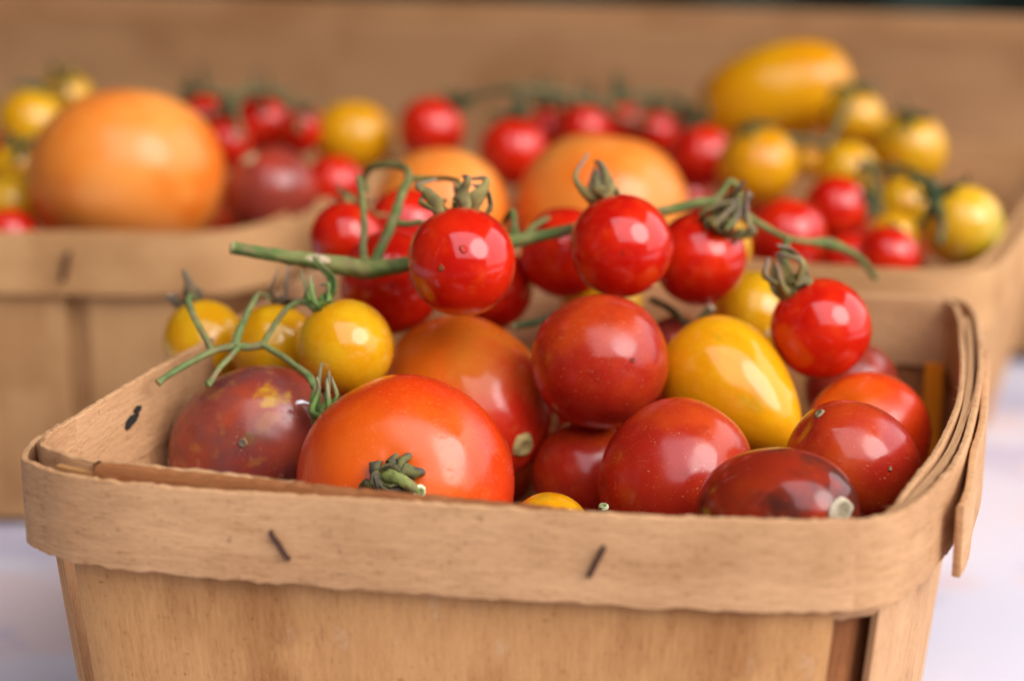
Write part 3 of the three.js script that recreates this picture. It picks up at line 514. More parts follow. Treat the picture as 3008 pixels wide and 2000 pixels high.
// where marks sit on single tomatoes, in each tomato's own axes
const Y = new THREE.Vector3(0, 1, 0), X3 = V(CAM_RIGHT), U3 = V(CAM_UP), B3 = V(CAM_BACK);
const cam = (d) => new THREE.Vector3().addScaledVector(X3, d[0]).addScaledVector(U3, d[1]).addScaledVector(B3, d[2]).normalize();
const pose = (row, spin = 0) => new THREE.Quaternion().setFromUnitVectors(Y, V(row[3]).normalize()).multiply(new THREE.Quaternion().setFromAxisAngle(Y, spin));
const own = (row, spin, d) => cam(d).applyQuaternion(pose(row, spin).invert()).toArray();
const toward = (d, x, y, z) => d[0] * x + d[1] * y + d[2] * z;
const DIR = {
  bico: own(FRONT_FRUIT.a_bico, 2.1, [0.25, 0.62, 0.75]),
  purpleYellow: own(FRONT_FRUIT.a_purp, 0.6, [0.22, 0.66, 0.72]), purpleMark: own(FRONT_FRUIT.a_purp, 0.6, [0.1, 0.02, 1]),
};
const SKIN = {
  cherry: [(x, y, z) => { let c = mixc([0.66, 0.020, 0.004], [0.52, 0.008, 0.003], smooth(0.3, 0.75, fbm(x * 2 + 3, y * 2, z * 2, 3))); c = mixc(c, [0.72, 0.07, 0.008], 0.35 * smooth(0.55, 0.8, fbm(x * 4, y * 4 + 9, z * 4, 3))); c = mixc(c, [0.62, 0.3, 0.12], 0.5 * speck(x, y, z, 34, 0.93, 0.97)); return mixc(c, [0.12, 0.02, 0.01], 0.85 * speck(x + 5, y, z, 15, 0.93, 0.96)); }, 0.10, 1],
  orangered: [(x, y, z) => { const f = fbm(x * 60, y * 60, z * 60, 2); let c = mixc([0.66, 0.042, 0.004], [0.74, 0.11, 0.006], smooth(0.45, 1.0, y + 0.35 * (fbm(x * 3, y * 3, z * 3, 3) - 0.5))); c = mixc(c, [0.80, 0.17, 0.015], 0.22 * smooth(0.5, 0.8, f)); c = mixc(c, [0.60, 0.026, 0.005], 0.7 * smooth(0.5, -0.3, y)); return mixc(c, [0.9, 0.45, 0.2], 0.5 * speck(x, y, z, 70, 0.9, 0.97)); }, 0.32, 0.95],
  bico: [(x, y, z) => { const n = fbm(x * 2.2, y * 2.2 + 4, z * 2.2, 4); let c = mixc([0.62, 0.024, 0.008], [0.77, 0.145, 0.008], smooth(-0.85, -0.1, y + 0.7 * (n - 0.5))); c = mixc(c, [0.40, 0.17, 0.025], 0.45 * smooth(0.78, 1.0, toward(DIR.bico, x, y, z) + 0.25 * (n - 0.5))); return mixc(c, [0.7, 0.2, 0.05], 0.2 * smooth(0.55, 0.8, fbm(x * 26, y * 26, z * 26, 2))); }, 0.26, 0.85],
  brick: [(x, y, z) => { const n = fbm(x * 1.8 + 2, y * 1.8, z * 1.8 + 7, 4); let c = mixc([0.38, 0.018, 0.007], [0.52, 0.055, 0.007], smooth(0.25, 0.85, n + 0.12 * y)); c = mixc(c, [0.24, 0.012, 0.009], 0.3 * smooth(0.55, 0.75, fbm(x * 3, y * 3 + 20, z * 3, 3))); c = mixc(c, [0.62, 0.26, 0.12], 0.65 * speck(x, y, z, 42, 0.88, 0.95)); return mixc(c, [0.7, 0.42, 0.25], 0.8 * speck(x + 9, y, z, 75, 0.93, 0.98)); }, 0.27, 0.9],
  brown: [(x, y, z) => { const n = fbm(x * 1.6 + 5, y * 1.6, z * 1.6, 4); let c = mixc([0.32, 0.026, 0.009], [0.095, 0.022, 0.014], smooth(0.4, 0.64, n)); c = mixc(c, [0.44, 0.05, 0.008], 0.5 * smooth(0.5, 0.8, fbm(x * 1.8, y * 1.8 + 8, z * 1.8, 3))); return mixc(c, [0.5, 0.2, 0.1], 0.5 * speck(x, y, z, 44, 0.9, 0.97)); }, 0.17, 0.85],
  purple: [(x, y, z) => { const n = fbm(x * 2.1 + 1, y * 2.1, z * 2.1 + 3, 4); let c = mixc([0.31, 0.046, 0.024], [0.21, 0.046, 0.036], smooth(0.35, 0.65, n)); c = mixc(c, [0.44, 0.075, 0.014], 0.35 * smooth(0.5, 0.75, fbm(x * 2.3 + 17, y * 2.3, z * 2.3 + 5, 4))); c = mixc(c, [0.10, 0.045, 0.055], 0.35 * smooth(0.5, 0.75, fbm(x * 2.0 + 31, y * 2.0, z * 2.0 + 9, 4))); const f = fbm(x * 6 + 2, y * 6, z * 6, 3); c = mixc(c, [0.52, 0.28, 0.012], 0.8 * smooth(0.972, 1.008, toward(DIR.purpleYellow, x, y, z) + 0.12 * (f - 0.5))); c = mixc(c, [0.16, 0.11, 0.03], 0.6 * smooth(0.99, 1.01, toward(DIR.purpleMark, x, y, z) + 0.06 * (f - 0.5))); c = mixc(c, [0.46, 0.18, 0.03], 0.35 * smooth(0.6, 0.75, fbm(x * 5, y * 5 + 9, z * 5, 3))); c = mixc(c, [0.62, 0.34, 0.2], 0.45 * speck(x, y, z, 36, 0.88, 0.96)); return mixc(c, [0.08, 0.02, 0.02], 0.8 * speck(x, y + 7, z, 13, 0.95, 0.975)); }, 0.34, 0.9],
  yellow: [(x, y, z) => { let c = mixc([0.70, 0.36, 0.008], [0.68, 0.30, 0.004], smooth(0.35, 0.7, fbm(x * 2.4, y * 2.4, z * 2.4, 3))); c = mixc(c, [0.74, 0.42, 0.03], 0.35 * smooth(0.5, 0.8, fbm(x * 22, y * 22, z * 22, 2))); return mixc(c, [0.42, 0.16, 0.01], 0.6 * speck(x, y, z, 26, 0.93, 0.97)); }, 0.12, 0.95],
  gold: [(x, y, z) => { let c = mixc([0.74, 0.35, 0.005], [0.68, 0.26, 0.003], smooth(0.3, 0.72, fbm(x * 1.6 + 2, y * 1.6, z * 1.6, 3))); c = mixc(c, [0.46, 0.27, 0.012], 0.5 * smooth(0.6, 0.78, fbm(x * 2.2, y * 2.2 + 3, z * 2.2 + 6, 3))); return mixc(c, [0.78, 0.42, 0.03], 0.25 * smooth(0.5, 0.8, fbm(x * 24, y * 24, z * 24, 2))); }, 0.13, 0.8],
  peach: [(x, y, z) => { let c = mixc([0.82, 0.25, 0.035], [0.80, 0.17, 0.012], smooth(0.35, 0.65, fbm(x * 1.6 + 4, y * 1.6, z * 1.6, 4))); return mixc(c, [0.83, 0.32, 0.07], 0.7 * smooth(0.45, 0.75, fbm(x * 1.3, y * 1.3 + 12, z * 1.3, 3))); }, 0.26, 0.6],
  ygreen: [(x, y, z) => mixc([0.78, 0.42, 0.02], [0.40, 0.33, 0.02], smooth(0.3, 0.7, 0.5 - 0.35 * y + 0.4 * (fbm(x * 2, y * 2, z * 2, 3) - 0.5))), 0.2, 1],
  dusk: [(x, y, z) => mixc([0.40, 0.045, 0.024], [0.27, 0.042, 0.026], smooth(0.35, 0.65, fbm(x * 2, y * 2 + 5, z * 2, 3))), 0.24, 0.9],
};
const smear = texture(512, 256, (u, v) => 0.52 + 0.9 * (fbm(u * 14, v * 9, 3, 4) - 0.5) + 0.5 * smooth(0.8, 0.95, noise3(u * 160, v * 90, 8)), false); // dusty and wiped patches
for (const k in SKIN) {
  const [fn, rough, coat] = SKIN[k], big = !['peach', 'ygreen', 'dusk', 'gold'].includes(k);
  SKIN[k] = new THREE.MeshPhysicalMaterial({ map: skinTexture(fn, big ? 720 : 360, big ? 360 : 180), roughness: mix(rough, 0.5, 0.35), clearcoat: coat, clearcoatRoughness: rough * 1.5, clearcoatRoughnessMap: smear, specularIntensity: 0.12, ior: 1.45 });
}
const leafMat = (c, r = 0.75) => { const m = new THREE.MeshPhysicalMaterial({ roughness: r, vertexColors: true, side: THREE.DoubleSide, specularIntensity: 0.4 }); m.color.setRGB(...c); return m; };
const plain = leafMat([1, 1, 1]);
const scarMaterial = new THREE.MeshStandardMaterial({ roughness: 0.85, vertexColors: true });

// stem colours: green skin with olive and brown patches
function tintStem(g, { base = [0.10, 0.165, 0.04], alt = [0.22, 0.23, 0.07], brown = [0.24, 0.15, 0.08], dry = 0.3, seed = 1, cutEnd = null } = {}) {
  const s = g.userData.s;
  return setColors(g, (x, y, z, i) => { let c = mixc(base, alt, smooth(0.42, 0.66, fbm(x * 190 + seed, y * 190, z * 190, 3))); c = mixc(c, brown, dry * smooth(0.5, 0.72, fbm(x * 420, y * 420 + seed, z * 420, 3))); c = mixc(c, [0.06, 0.10, 0.03], 0.5 * smooth(0.55, 0.75, fbm(x * 700, y * 700, z * 700 + seed, 2))); if (cutEnd !== null && s[i] <= 0 ) c = mixc(c, cutEnd, 0.9); return c; });
}
const PALETTE = {
  dried: [[0.29, 0.24, 0.075], [0.15, 0.125, 0.055], [0.25, 0.185, 0.14]],
  fresh: [[0.17, 0.27, 0.06], [0.11, 0.18, 0.05], [0.32, 0.28, 0.16]],
  brown: [[0.20, 0.15, 0.08], [0.12, 0.09, 0.06], [0.30, 0.22, 0.18]],
  withered: [[0.17, 0.165, 0.05], [0.075, 0.062, 0.046], [0.16, 0.14, 0.12]],
  dull: [[0.07, 0.11, 0.045], [0.05, 0.075, 0.035], [0.12, 0.10, 0.06]],
};
// sepals round the stem end, in the tomato's own axes (y up through the stem)
const CALYX = {
  closed: [[0.12, 0], [0.42, 0.03], [0.60, 0.30], [0.52, 0.74], [0.14, 1.12]],
  upright: [[0.12, 0], [0.42, 0.10], [0.58, 0.5], [0.52, 1.05], [0.40, 1.6]],
  spread: [[0.12, 0.02], [0.5, 0.12], [0.95, 0.16], [1.35, 0.02], [1.7, 0.18]],
  curled: [[0.12, 0], [0.5, 0.06], [0.82, 0.3], [0.82, 0.7], [0.45, 0.78]],
  ragged: [[0.1, 0.03], [0.34, 0.5], [0.7, 0.6], [0.92, 0.2], [0.98, -0.12]],
};
function addCalyx(parent, y, size, style, palette, seed, { n = 5, width = 0.26, stem = 0.0, thick = 1 } = {}) {
  const R = rng(seed * 31 + 7), holder = new THREE.Group(); holder.name = 'calyx'; holder.position.y = y; parent.add(holder);
  const [ca, cb, cc] = PALETTE[palette];
  for (let k = 0; k < n; k++) {
    const a = (k + (R() - 0.5) * 0.45) / n * Math.PI * 2, sc = size * (0.7 + 0.5 * R()), turn = (R() - 0.5) * 0.7, prof = style === 'mixed' ? CALYX[['closed', 'curled', 'upright', 'spread'][Math.floor(R() * 4)]] : CALYX[style];
    const pts = prof.map(([r, h], i) => { const b = a + turn * i / 4, rr = (r + (i > 1 ? (R() - 0.5) * 0.4 : 0)) * sc; return new THREE.Vector3(Math.cos(b) * rr, (h + (i > 1 ? (R() - 0.5) * 0.34 : 0)) * sc, Math.sin(b) * rr); });
    const g = sepalGeometry(pts, size * width * (0.8 + 0.4 * R()), new THREE.Vector3(Math.cos(a), 0.25, Math.sin(a)), { th: 0.00025 * thick, cup: 0.2 + 0.5 * R(), twist: (R() - 0.5) * 1.6 });
    const uv = g.attributes.uv; setColors(g, (x, yy, z, i) => { const t = uv.getY(i), n1 = fbm(x * 600 + seed, yy * 600, z * 600, 3); return mixc(mixc(ca, cb, smooth(0.35, 0.65, n1)), cc, smooth(0.55, 1.0, t + (n1 - 0.5) * 0.5)); });
    mesh('sepal', g, plain, holder);
  }
  const hub = tintStem(stemGeometry([[0, -0.0006, 0, size * 0.24], [0, size * 0.06, 0, size * 0.2], [size * 0.03, size * 0.16, 0, size * 0.13], [size * 0.08, size * (0.3 + stem), size * 0.02, size * 0.12]], { rough: 0.15, seed }), { base: ca, alt: cb, dry: 0.5, seed });
  mesh('stalk', hub, plain, holder);
  return holder;
}
function tomatoShape(p) {
  const { R, k, q = 2, pear = 0, dim = 0.10, dimw = 0.3, tip = 0.0, lobes = 0, nl = 5, seed = 1, bump = 0.02 } = p;
  return (u, v) => {
    const th = v * Math.PI, ph = u * Math.PI * 2, s = Math.sin(th), c = Math.cos(th);
    const f = 1 / Math.pow(Math.pow(Math.abs(s), q) + Math.pow(Math.abs(c), q), 1 / q);
    let r = s * f, y = c * f;
    r *= 1 + pear * y; r *= 1 + lobes * Math.cos(nl * ph + seed) * s * (0.55 + 0.45 * c);
    const nz = 1 + bump * (fbm(s * Math.cos(ph) * 1.7 + seed * 3.1, c * 1.7, s * Math.sin(ph) * 1.7, 3) - 0.5) * 2;
    y = y * k; if (c > 0) y -= dim * Math.exp(-((s / dimw) ** 2)) * (1 + 0.5 * lobes * 8 * Math.cos(nl * ph + seed)); else y -= tip * Math.exp(-((s / 0.16) ** 2));
    return [R * r * nz * Math.cos(ph), R * y * nz, R * r * nz * Math.sin(ph)];
  };
}
function scarGeometry(r, col, ring, seed, lift = 0.0002) { // a corky disc with a raised rim; y is out
  const g = grid(28, 8, (u, v) => { const a = u * Math.PI * 2, w = 1 + 0.28 * (fbm(Math.cos(a) * 1.3 + seed, Math.sin(a) * 1.3, seed, 3) - 0.5) * 2, rr = r * v * w; return [Math.cos(a) * rr, lift + r * (0.10 + 0.16 * Math.sin(v * Math.PI) * smooth(0.2, 0.75, v) - 0.25 * v ** 4 + 0.10 * (fbm(Math.cos(a) * v * 4 + seed, Math.sin(a) * v * 4, 2, 3) - 0.5)), Math.sin(a) * rr]; });
  return setColors(g, (x, y, z) => { const v = Math.hypot(x, z) / r, n = fbm(x * 2600 + seed, z * 2600, seed, 3); return mixc(mixc(col, [0.14, 0.13, 0.06], smooth(0.5, 0.66, n) * (1 - smooth(0.5, 0.9, v))), ring, smooth(0.45, 0.9, v)); });
}
function tomato(row, label, skin, o = {}) {
  const [pos, R, k, ax] = row, t = thing(o.name ?? 'tomato', label, 'tomato', pos, o.group);
  t.quaternion.setFromUnitVectors(Y, V(ax).normalize());
  if (o.spin) t.rotateY(o.spin);
  const p = { R, k, seed: o.seed ?? 1, ...(o.shape ?? {}) }, fn = tomatoShape(p), hi = o.lod ?? 1;
  mesh('skin', grid(hi > 0 ? 112 : hi < 0 ? 24 : 44, hi > 0 ? 72 : hi < 0 ? 16 : 28, fn, (u, v) => [u, 1 - v]), SKIN[skin], t);
  if (o.calyx) { const c = o.calyx; addCalyx(t, fn(0, 0)[1] + 0.0002, c.size ?? R * 0.5, c.style, c.palette, o.seed ?? 1, c); }
  for (const s of o.scars ?? []) {
    let best = null, bd = -2; const target = cam(s.at).applyQuaternion(t.quaternion.clone().invert());
    for (let j = 1; j < 60; j++) for (let i = 0; i < 90; i++) { const q = fn(i / 90, j / 60), v = new THREE.Vector3(...q).normalize(), d = v.dot(target); if (d > bd) { bd = d; best = [i / 90, j / 60]; } }
    const [u, v] = best, e = 2e-3, P = V(fn(u, v)), a = V(fn(u + e, v)).sub(V(fn(u - e, v))), b = V(fn(u, v + e)).sub(V(fn(u, v - e))), n = a.cross(b).normalize();
    const m = mesh(s.name ?? 'scar', scarGeometry(s.r, s.col ?? [0.5, 0.36, 0.16], s.ring ?? [0.42, 0.2, 0.07], s.r * 9000 + 3, s.lift), scarMaterial, t); m.position.copy(P); m.quaternion.setFromUnitVectors(Y, n); if (s.stretch) m.scale.set(s.stretch, 1, 1);
    if (s.label) m.userData.label = s.label;
  }
  return t;
}
const F = FRONT_FRUIT, truss = 'red cherry tomatoes on the front vine';

// ---------------------------------------------------------------- front basket
{
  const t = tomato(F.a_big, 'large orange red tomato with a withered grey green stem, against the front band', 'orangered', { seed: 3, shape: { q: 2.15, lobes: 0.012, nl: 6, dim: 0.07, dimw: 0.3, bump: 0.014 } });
  const R = F.a_big[1], top = R * F.a_big[2] * 0.99 - 0.07 * R;
  const inv = t.quaternion.clone().invert(), l = (d) => cam(d).applyQuaternion(inv);
  const holder = addCalyx(t, top + 0.0003, 0.0080, 'ragged', 'withered', 12, { n: 8, width: 0.36, thick: 3 });
  const a = new THREE.Vector3(0, 0.0005, 0), b = l([-0.1, 0.25, 1]).multiplyScalar(0.0032), c = l([0.45, 0.0, 0.9]).multiplyScalar(0.0058), d = l([0.85, -0.35, 0.62]).multiplyScalar(0.0078);
  mesh('stalk', tintStem(stemGeometry([[...a.toArray(), 0.0026], [...b.toArray(), 0.0019], [...c.toArray(), 0.0014], [...d.toArray(), 0.00135]], { rough: 0.5, seed: 4, sides: 16 }), { base: [0.22, 0.27, 0.07], alt: [0.17, 0.13, 0.09], dry: 0.6 }), plain, holder);
  const e = mesh('cut_end', scarGeometry(0.00165, [0.22, 0.26, 0.06], [0.62, 0.66, 0.42], 5, 0.0003), scarMaterial, holder); e.position.copy(d).addScaledVector(l([0.75, -0.3, 0.75]), 0.0006); e.quaternion.setFromUnitVectors(Y, l([0.62, -0.25, 0.95]).normalize());
}
tomato(F.a_purp, 'dusky purple red oval tomato with yellow blotches in the front left corner', 'purple', { seed: 5, spin: 0.6, shape: { dim: 0.08, bump: 0.03 }, scars: [{ at: [-0.04, 0.0, 1], r: 0.0012, col: [0.10, 0.07, 0.06], ring: [0.25, 0.13, 0.05], name: 'blemish' }] });
tomato(F.a_bico, 'orange and red blushed plum tomato with a pale corky blossom scar', 'bico', { seed: 7, spin: 2.1, shape: { q: 2.12, pear: 0.04, dim: 0.06, bump: 0.015 }, scars: [{ at: [0.56, -0.42, 0.72], r: 0.0034, col: [0.45, 0.36, 0.13], ring: [0.52, 0.40, 0.14], name: 'blossom_scar' }] });
tomato(F.a_mid, 'round brick red speckled tomato balanced in the middle of the heap', 'brick', { seed: 2, spin: 1.0, shape: { q: 2.1, bump: 0.012, dim: 0.06 }, scars: [{ at: [0.44, 0.02, 0.9], r: 0.0006, col: [0.16, 0.02, 0.012], ring: [0.3, 0.03, 0.02], name: 'blemish' }] });
tomato(F.a_yplum, 'golden yellow plum tomato tapering to a small green stem scar', 'gold', { seed: 4, spin: 0.4, shape: { pear: 0.3, q: 2.0, tip: 0.03, bump: 0.012 }, scars: [{ at: [0.6, -0.72, 0.36], r: 0.0014, col: [0.17, 0.22, 0.06], ring: [0.36, 0.34, 0.12], name: 'stem_scar' }] });
tomato(F.a_brick, 'dusty brick red plum tomato touching the front band', 'brick', { seed: 9, spin: 3.0, shape: { q: 2.08, bump: 0.016 } });
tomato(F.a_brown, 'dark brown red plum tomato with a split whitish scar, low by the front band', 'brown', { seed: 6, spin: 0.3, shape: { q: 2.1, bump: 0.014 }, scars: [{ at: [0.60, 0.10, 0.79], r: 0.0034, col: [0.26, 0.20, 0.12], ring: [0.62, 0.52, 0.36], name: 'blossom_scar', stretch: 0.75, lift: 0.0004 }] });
tomato(F.a_rb, 'reddish brown speckled plum tomato against the right side band', 'brick', { seed: 8, spin: 5.0, shape: { q: 2.06, bump: 0.014 }, scars: [{ at: [0.45, -0.02, 0.9], r: 0.0006, col: [0.35, 0.2, 0.1], ring: [0.3, 0.05, 0.02], name: 'blemish' }, { at: [-0.55, 0.72, 0.36], r: 0.0014, col: [0.22, 0.2, 0.1], ring: [0.3, 0.2, 0.1], name: 'stem_scar' }] });
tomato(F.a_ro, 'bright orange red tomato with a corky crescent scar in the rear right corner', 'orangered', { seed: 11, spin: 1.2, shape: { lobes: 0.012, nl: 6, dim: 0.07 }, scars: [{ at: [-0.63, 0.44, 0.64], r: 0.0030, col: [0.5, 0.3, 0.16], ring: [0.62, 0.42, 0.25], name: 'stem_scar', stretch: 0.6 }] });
const cherry = (row, label, seed, calyx, scars, spin) => tomato(row, label, 'cherry', { name: 'cherry_tomato', seed, calyx, scars, spin: spin ?? seed * 1.3, shape: { dim: 0.05, dimw: 0.25, bump: 0.008, q: 2.04 }, group: truss });
cherry(F.c1, 'red cherry tomato with dark pinpricks under an open dried calyx, on the long green stem', 1, { style: 'curled', palette: 'dried', size: 0.0102, width: 0.28, n: 7, thick: 2 }, [{ at: [-0.33, -0.12, 0.93], r: 0.00075, col: [0.30, 0.06, 0.01], ring: [0.16, 0.06, 0.01], name: 'blemish' }, { at: [0.06, 0.17, 0.98], r: 0.0011, col: [0.62, 0.03, 0.02], ring: [0.48, 0.02, 0.015], name: 'blemish' }]);
cherry(F.c2, 'red cherry tomato topped by a closed dried calyx, on the brick red tomato', 2, { style: 'closed', palette: 'dried', size: 0.0100, width: 0.24, n: 7, thick: 2 }, [{ at: [0.62, -0.78, 0.2], r: 0.0011, col: [0.6, 0.3, 0.12], ring: [0.6, 0.28, 0.1], name: 'blossom_scar' }]);
cherry(F.c3, 'red cherry tomato with a drooping olive calyx hanging over its face', 3, { style: 'closed', palette: 'dried', size: 0.0112, width: 0.30, n: 6, thick: 2 });
cherry(F.c4, 'red cherry tomato with a shrivelled brown calyx, alone above the corner tomatoes', 4, { style: 'closed', palette: 'dried', size: 0.0090, width: 0.32, n: 7, thick: 2 });
cherry(F.c5, 'red cherry tomato behind the upright side stem, nearest the empty basket gap', 5, { style: 'spread', palette: 'dried', size: 0.006 });
cherry(F.c6, 'red cherry tomato under the arched green stem, in front of an orange tomato', 6);
cherry(F.c7, 'red cherry tomato just under the thick cut stem', 7);
cherry(F.c8, 'red cherry tomato tucked behind the pinpricked one', 8);
cherry(F.c9, 'red cherry tomato between two nearer ones under the middle of the vine', 9);
const round = (row, label, skin, seed, o = {}) => tomato(row, label, skin, { seed, spin: seed, shape: { dim: 0.06, bump: 0.014 }, ...o });
round(F.yb1, 'yellow tomato mostly hidden beneath the vine cherries', 'yellow', 3);
round(F.yb2, 'yellow tomato behind the golden plum tomato', 'yellow', 5, { scars: [{ at: [0.25, -0.45, 0.85], r: 0.0009, col: [0.8, 0.6, 0.4], ring: [0.75, 0.45, 0.1], name: 'blossom_scar' }] });
round(F.ysl, 'slim yellow tomato peeping out behind the cherry with the drooping calyx', 'yellow', 6);
round(F.pb, 'dusky pink tomato low down under a green twig', 'dusk', 7);
round(F.dr, 'dusky purple red tomato behind the lone corner cherry', 'dusk', 8);
round(F.og, 'small golden orange tomato barely showing above the front band', 'gold', 9);
round(F.bk, 'dark red tomato wedged between the three largest front tomatoes', 'brick', 10);
tomato(F.y1, 'glossy yellow cherry tomato with upright green sepals, on the thin vine', 'yellow', { name: 'cherry_tomato', seed: 21, spin: 0.8, calyx: { style: 'mixed', palette: 'fresh', size: 0.0074, width: 0.3, thick: 2 }, shape: { dim: 0.05, bump: 0.01 }, group: 'yellow cherry tomatoes on the thin vine' });
tomato(F.y2, 'yellow cherry tomato between two others, with curled grey sepals', 'yellow', { name: 'cherry_tomato', seed: 22, calyx: { style: 'mixed', palette: 'brown', size: 0.0074, width: 0.22 }, shape: { dim: 0.05, bump: 0.01 }, group: 'yellow cherry tomatoes on the thin vine' });
tomato(F.y3, 'yellow cherry tomato by the left band with a dark dry calyx', 'yellow', { name: 'cherry_tomato', seed: 23, calyx: { style: 'curled', palette: 'brown', size: 0.0075, width: 0.36, thick: 2 }, shape: { dim: 0.05, bump: 0.01 }, group: 'yellow cherry tomatoes on the thin vine' });
FRONT_FILL.forEach(([x, y, z, r], i) => tomato([[x, y, z], r, 1, [0.3 * Math.sin(i * 2.1), 0.8, 0.4 * Math.cos(i * 1.7)]], 'red tomato buried deep under others in the front basket', ['brick', 'cherry', 'brick', 'cherry'][i % 4], { seed: i + 40, lod: -1, group: 'tomatoes deep in the front basket' }));

// ---------------------------------------------------------------- vines
function vine(name, label, main, side, opt = {}) {
  const t = thing(name, label, 'vine', [main[0][0], main[0][1], main[0][2]]), rel = (a) => a.map((p) => [p[0] - main[0][0], p[1] - main[0][1], p[2] - main[0][2], p[3]]);
  mesh('main_stem', tintStem(stemGeometry(rel(main), { rough: 0.2, seed: 3, sides: 16, cut: 1 }), { dry: 0.6, seed: 3, cutEnd: [0.42, 0.38, 0.18], ...opt }), plain, t);
  side.forEach((s, i) => mesh('side_stem', tintStem(stemGeometry(rel(s), { rough: 0.26, seed: 5 + i }), { dry: 0.75, seed: 9 + i, base: i % 3 ? [0.12, 0.16, 0.045] : [0.16, 0.17, 0.06], ...opt }), plain, t));
  return t;
}
{
  const t = vine('tomato_vine', 'long thick green tomato stem lying across the red cherry tomatoes', RED_MAIN, [RED_P1, RED_P2, RED_P3, RED_P4, RED_P5, RED_P6, RED_P7, RED_P8, RED_P9, RED_P10, RED_P11]);
  const p = V(RED_MAIN[2]).lerp(V(RED_MAIN[3]), 0.35).sub(V(RED_MAIN[0])).addScaledVector(B3, RED_MAIN[2][3] * 0.99).addScaledVector(U3, RED_MAIN[2][3] * 0.35);
  const sc = mesh('bark_scrape', scarGeometry(0.0011, [0.72, 0.55, 0.38], [0.55, 0.42, 0.24], 8, 0.0001), scarMaterial, t); sc.position.copy(p); sc.quaternion.setFromUnitVectors(Y, cam([0, 0.35, 1])); sc.scale.set(3.2, 1, 1);
  sc.rotateOnWorldAxis(new THREE.Vector3(0, 0, 1), -0.12);
}
vine('tomato_vine', 'thin forked green tomato stem over the yellow cherry tomatoes', YEL_MAIN, [YEL_P1, YEL_P2, YEL_P3, YEL_P4, YEL_P5], { base: [0.15, 0.21, 0.07], alt: [0.22, 0.25, 0.09] });
vine('tomato_twig', 'short dark green cut twig beside the round brick red tomato', UND_MAIN, [], { base: [0.06, 0.09, 0.03], alt: [0.10, 0.11, 0.05] });
vine('tomato_twig', 'bent green twig with a pale cut end under the drooping calyx cherry', UND2_MAIN.slice().reverse(), [], { base: [0.07, 0.11, 0.03], alt: [0.12, 0.14, 0.06], cutEnd: [0.62, 0.5, 0.36] });
{ // an empty calyx left on the end of the thin vine
  const t = thing('empty_calyx', 'empty green calyx with pointed sepals lying on the dusky purple tomato', 'calyx', STRAY_CALYX);
  t.quaternion.setFromUnitVectors(Y, cam([0.12, 0.95, 0.25]));
  addCalyx(t, -0.0030, 0.0078, 'upright', 'fresh', 33, { n: 6, width: 0.27, thick: 2 });
  const s = thing('petal_scrap', 'tiny white dried petal beside the empty green calyx', 'petal', STRAY_CALYX);
  const w = leafMat([1, 1, 1], 0.9), l = V([0, 0, 0]); const g = sepalGeometry([l.clone().addScaledVector(X3, -0.0058).addScaledVector(U3, 0.0012), l.clone().addScaledVector(X3, -0.0045).addScaledVector(U3, 0.0014).addScaledVector(B3, 0.0004), l.clone().addScaledVector(X3, -0.0034).addScaledVector(U3, 0.001), l.clone().addScaledVector(X3, -0.0024).addScaledVector(U3, 0.0007)], 0.0012, U3, { cup: 0.6 });
  setColors(g, () => [0.72, 0.68, 0.72]); mesh('petal', g, w, s);
}
{ // stub of a cut stalk standing just behind the front band
  const b = V(F.og[0]).addScaledVector(X3, F.og[1] * 0.95).addScaledVector(U3, F.og[1] * 0.25).addScaledVector(B3, F.og[1] * 0.1);
  const p = b.clone(), t = thing('cut_stalk', 'tiny round cut stalk end poking up behind the front band', 'stalk', p.toArray());
  mesh('stalk', tintStem(stemGeometry([[0.002, 0.0044, -0.0005, 0.0012], [0.0018, 0.002, -0.0003, 0.0010], [0, -0.003, 0, 0.0010]], { cut: 1 }), { base: [0.06, 0.08, 0.03], alt: [0.1, 0.12, 0.05] }), plain, t);
  const e = mesh('cut_end', scarGeometry(0.0012, [0.2, 0.26, 0.08], [0.5, 0.5, 0.3], 5, 0.0003), scarMaterial, t); e.position.set(0.002, 0.0044, -0.0005); e.quaternion.setFromUnitVectors(Y, new THREE.Vector3(0, 1, 0.35).normalize());
}

// ---------------------------------------------------------------- left basket behind
const far = (row, label, skin, seed, o = {}) => tomato(row, label, skin, { seed, spin: seed * 0.9, lod: 0, shape: { dim: 0.05, bump: 0.012 }, ...o });
const green = { style: 'spread', palette: 'dull', size: 0.007, width: 0.3 };
const L = LEFT_FRUIT;
tomato(L.b_or, 'very large smooth peach orange tomato filling the left basket', 'peach', { seed: 3, shape: { q: 2.15, lobes: 0.008, nl: 5, bump: 0.012, dim: 0.05 } });
far(L.b_br, 'brownish red tomato with a small tan scar beside the very large orange one', 'dusk', 4, { scars: [{ at: [-0.42, 0.68, 0.6], r: 0.0028, col: [0.5, 0.36, 0.2], ring: [0.48, 0.3, 0.14], name: 'stem_scar' }] });
const reds = 'red cherry tomatoes at the back of the left basket';
for (const [k, s, label] of [['b_r1', 5, 'dark red cherry tomato just over the shoulder of the very large orange tomato'], ['b_r2', 6, 'dark red cherry tomato touching the very large orange and the brownish tomato'], ['b_r3', 7, 'dark red cherry tomato standing directly behind the brownish red tomato']]) far(L[k], label, 'cherry', s, { name: 'cherry_tomato', calyx: { ...green, style: 'mixed', size: 0.008 }, group: reds });
far(L.b_r4, 'bright red cherry tomato beside the golden tomato in the left basket', 'cherry', 8, { name: 'cherry_tomato', calyx: { ...green, size: 0.005 } });
far(L.b_r6, 'red cherry tomato deep among the stems beside the brownish tomato', 'cherry', 10, { name: 'cherry_tomato', group: reds });
far(L.b_r5, 'red cherry tomato low beside the brownish tomato in the left basket', 'cherry', 9, { name: 'cherry_tomato' });
far(L.b_go, 'golden orange tomato at the back right of the left basket', 'gold', 12);
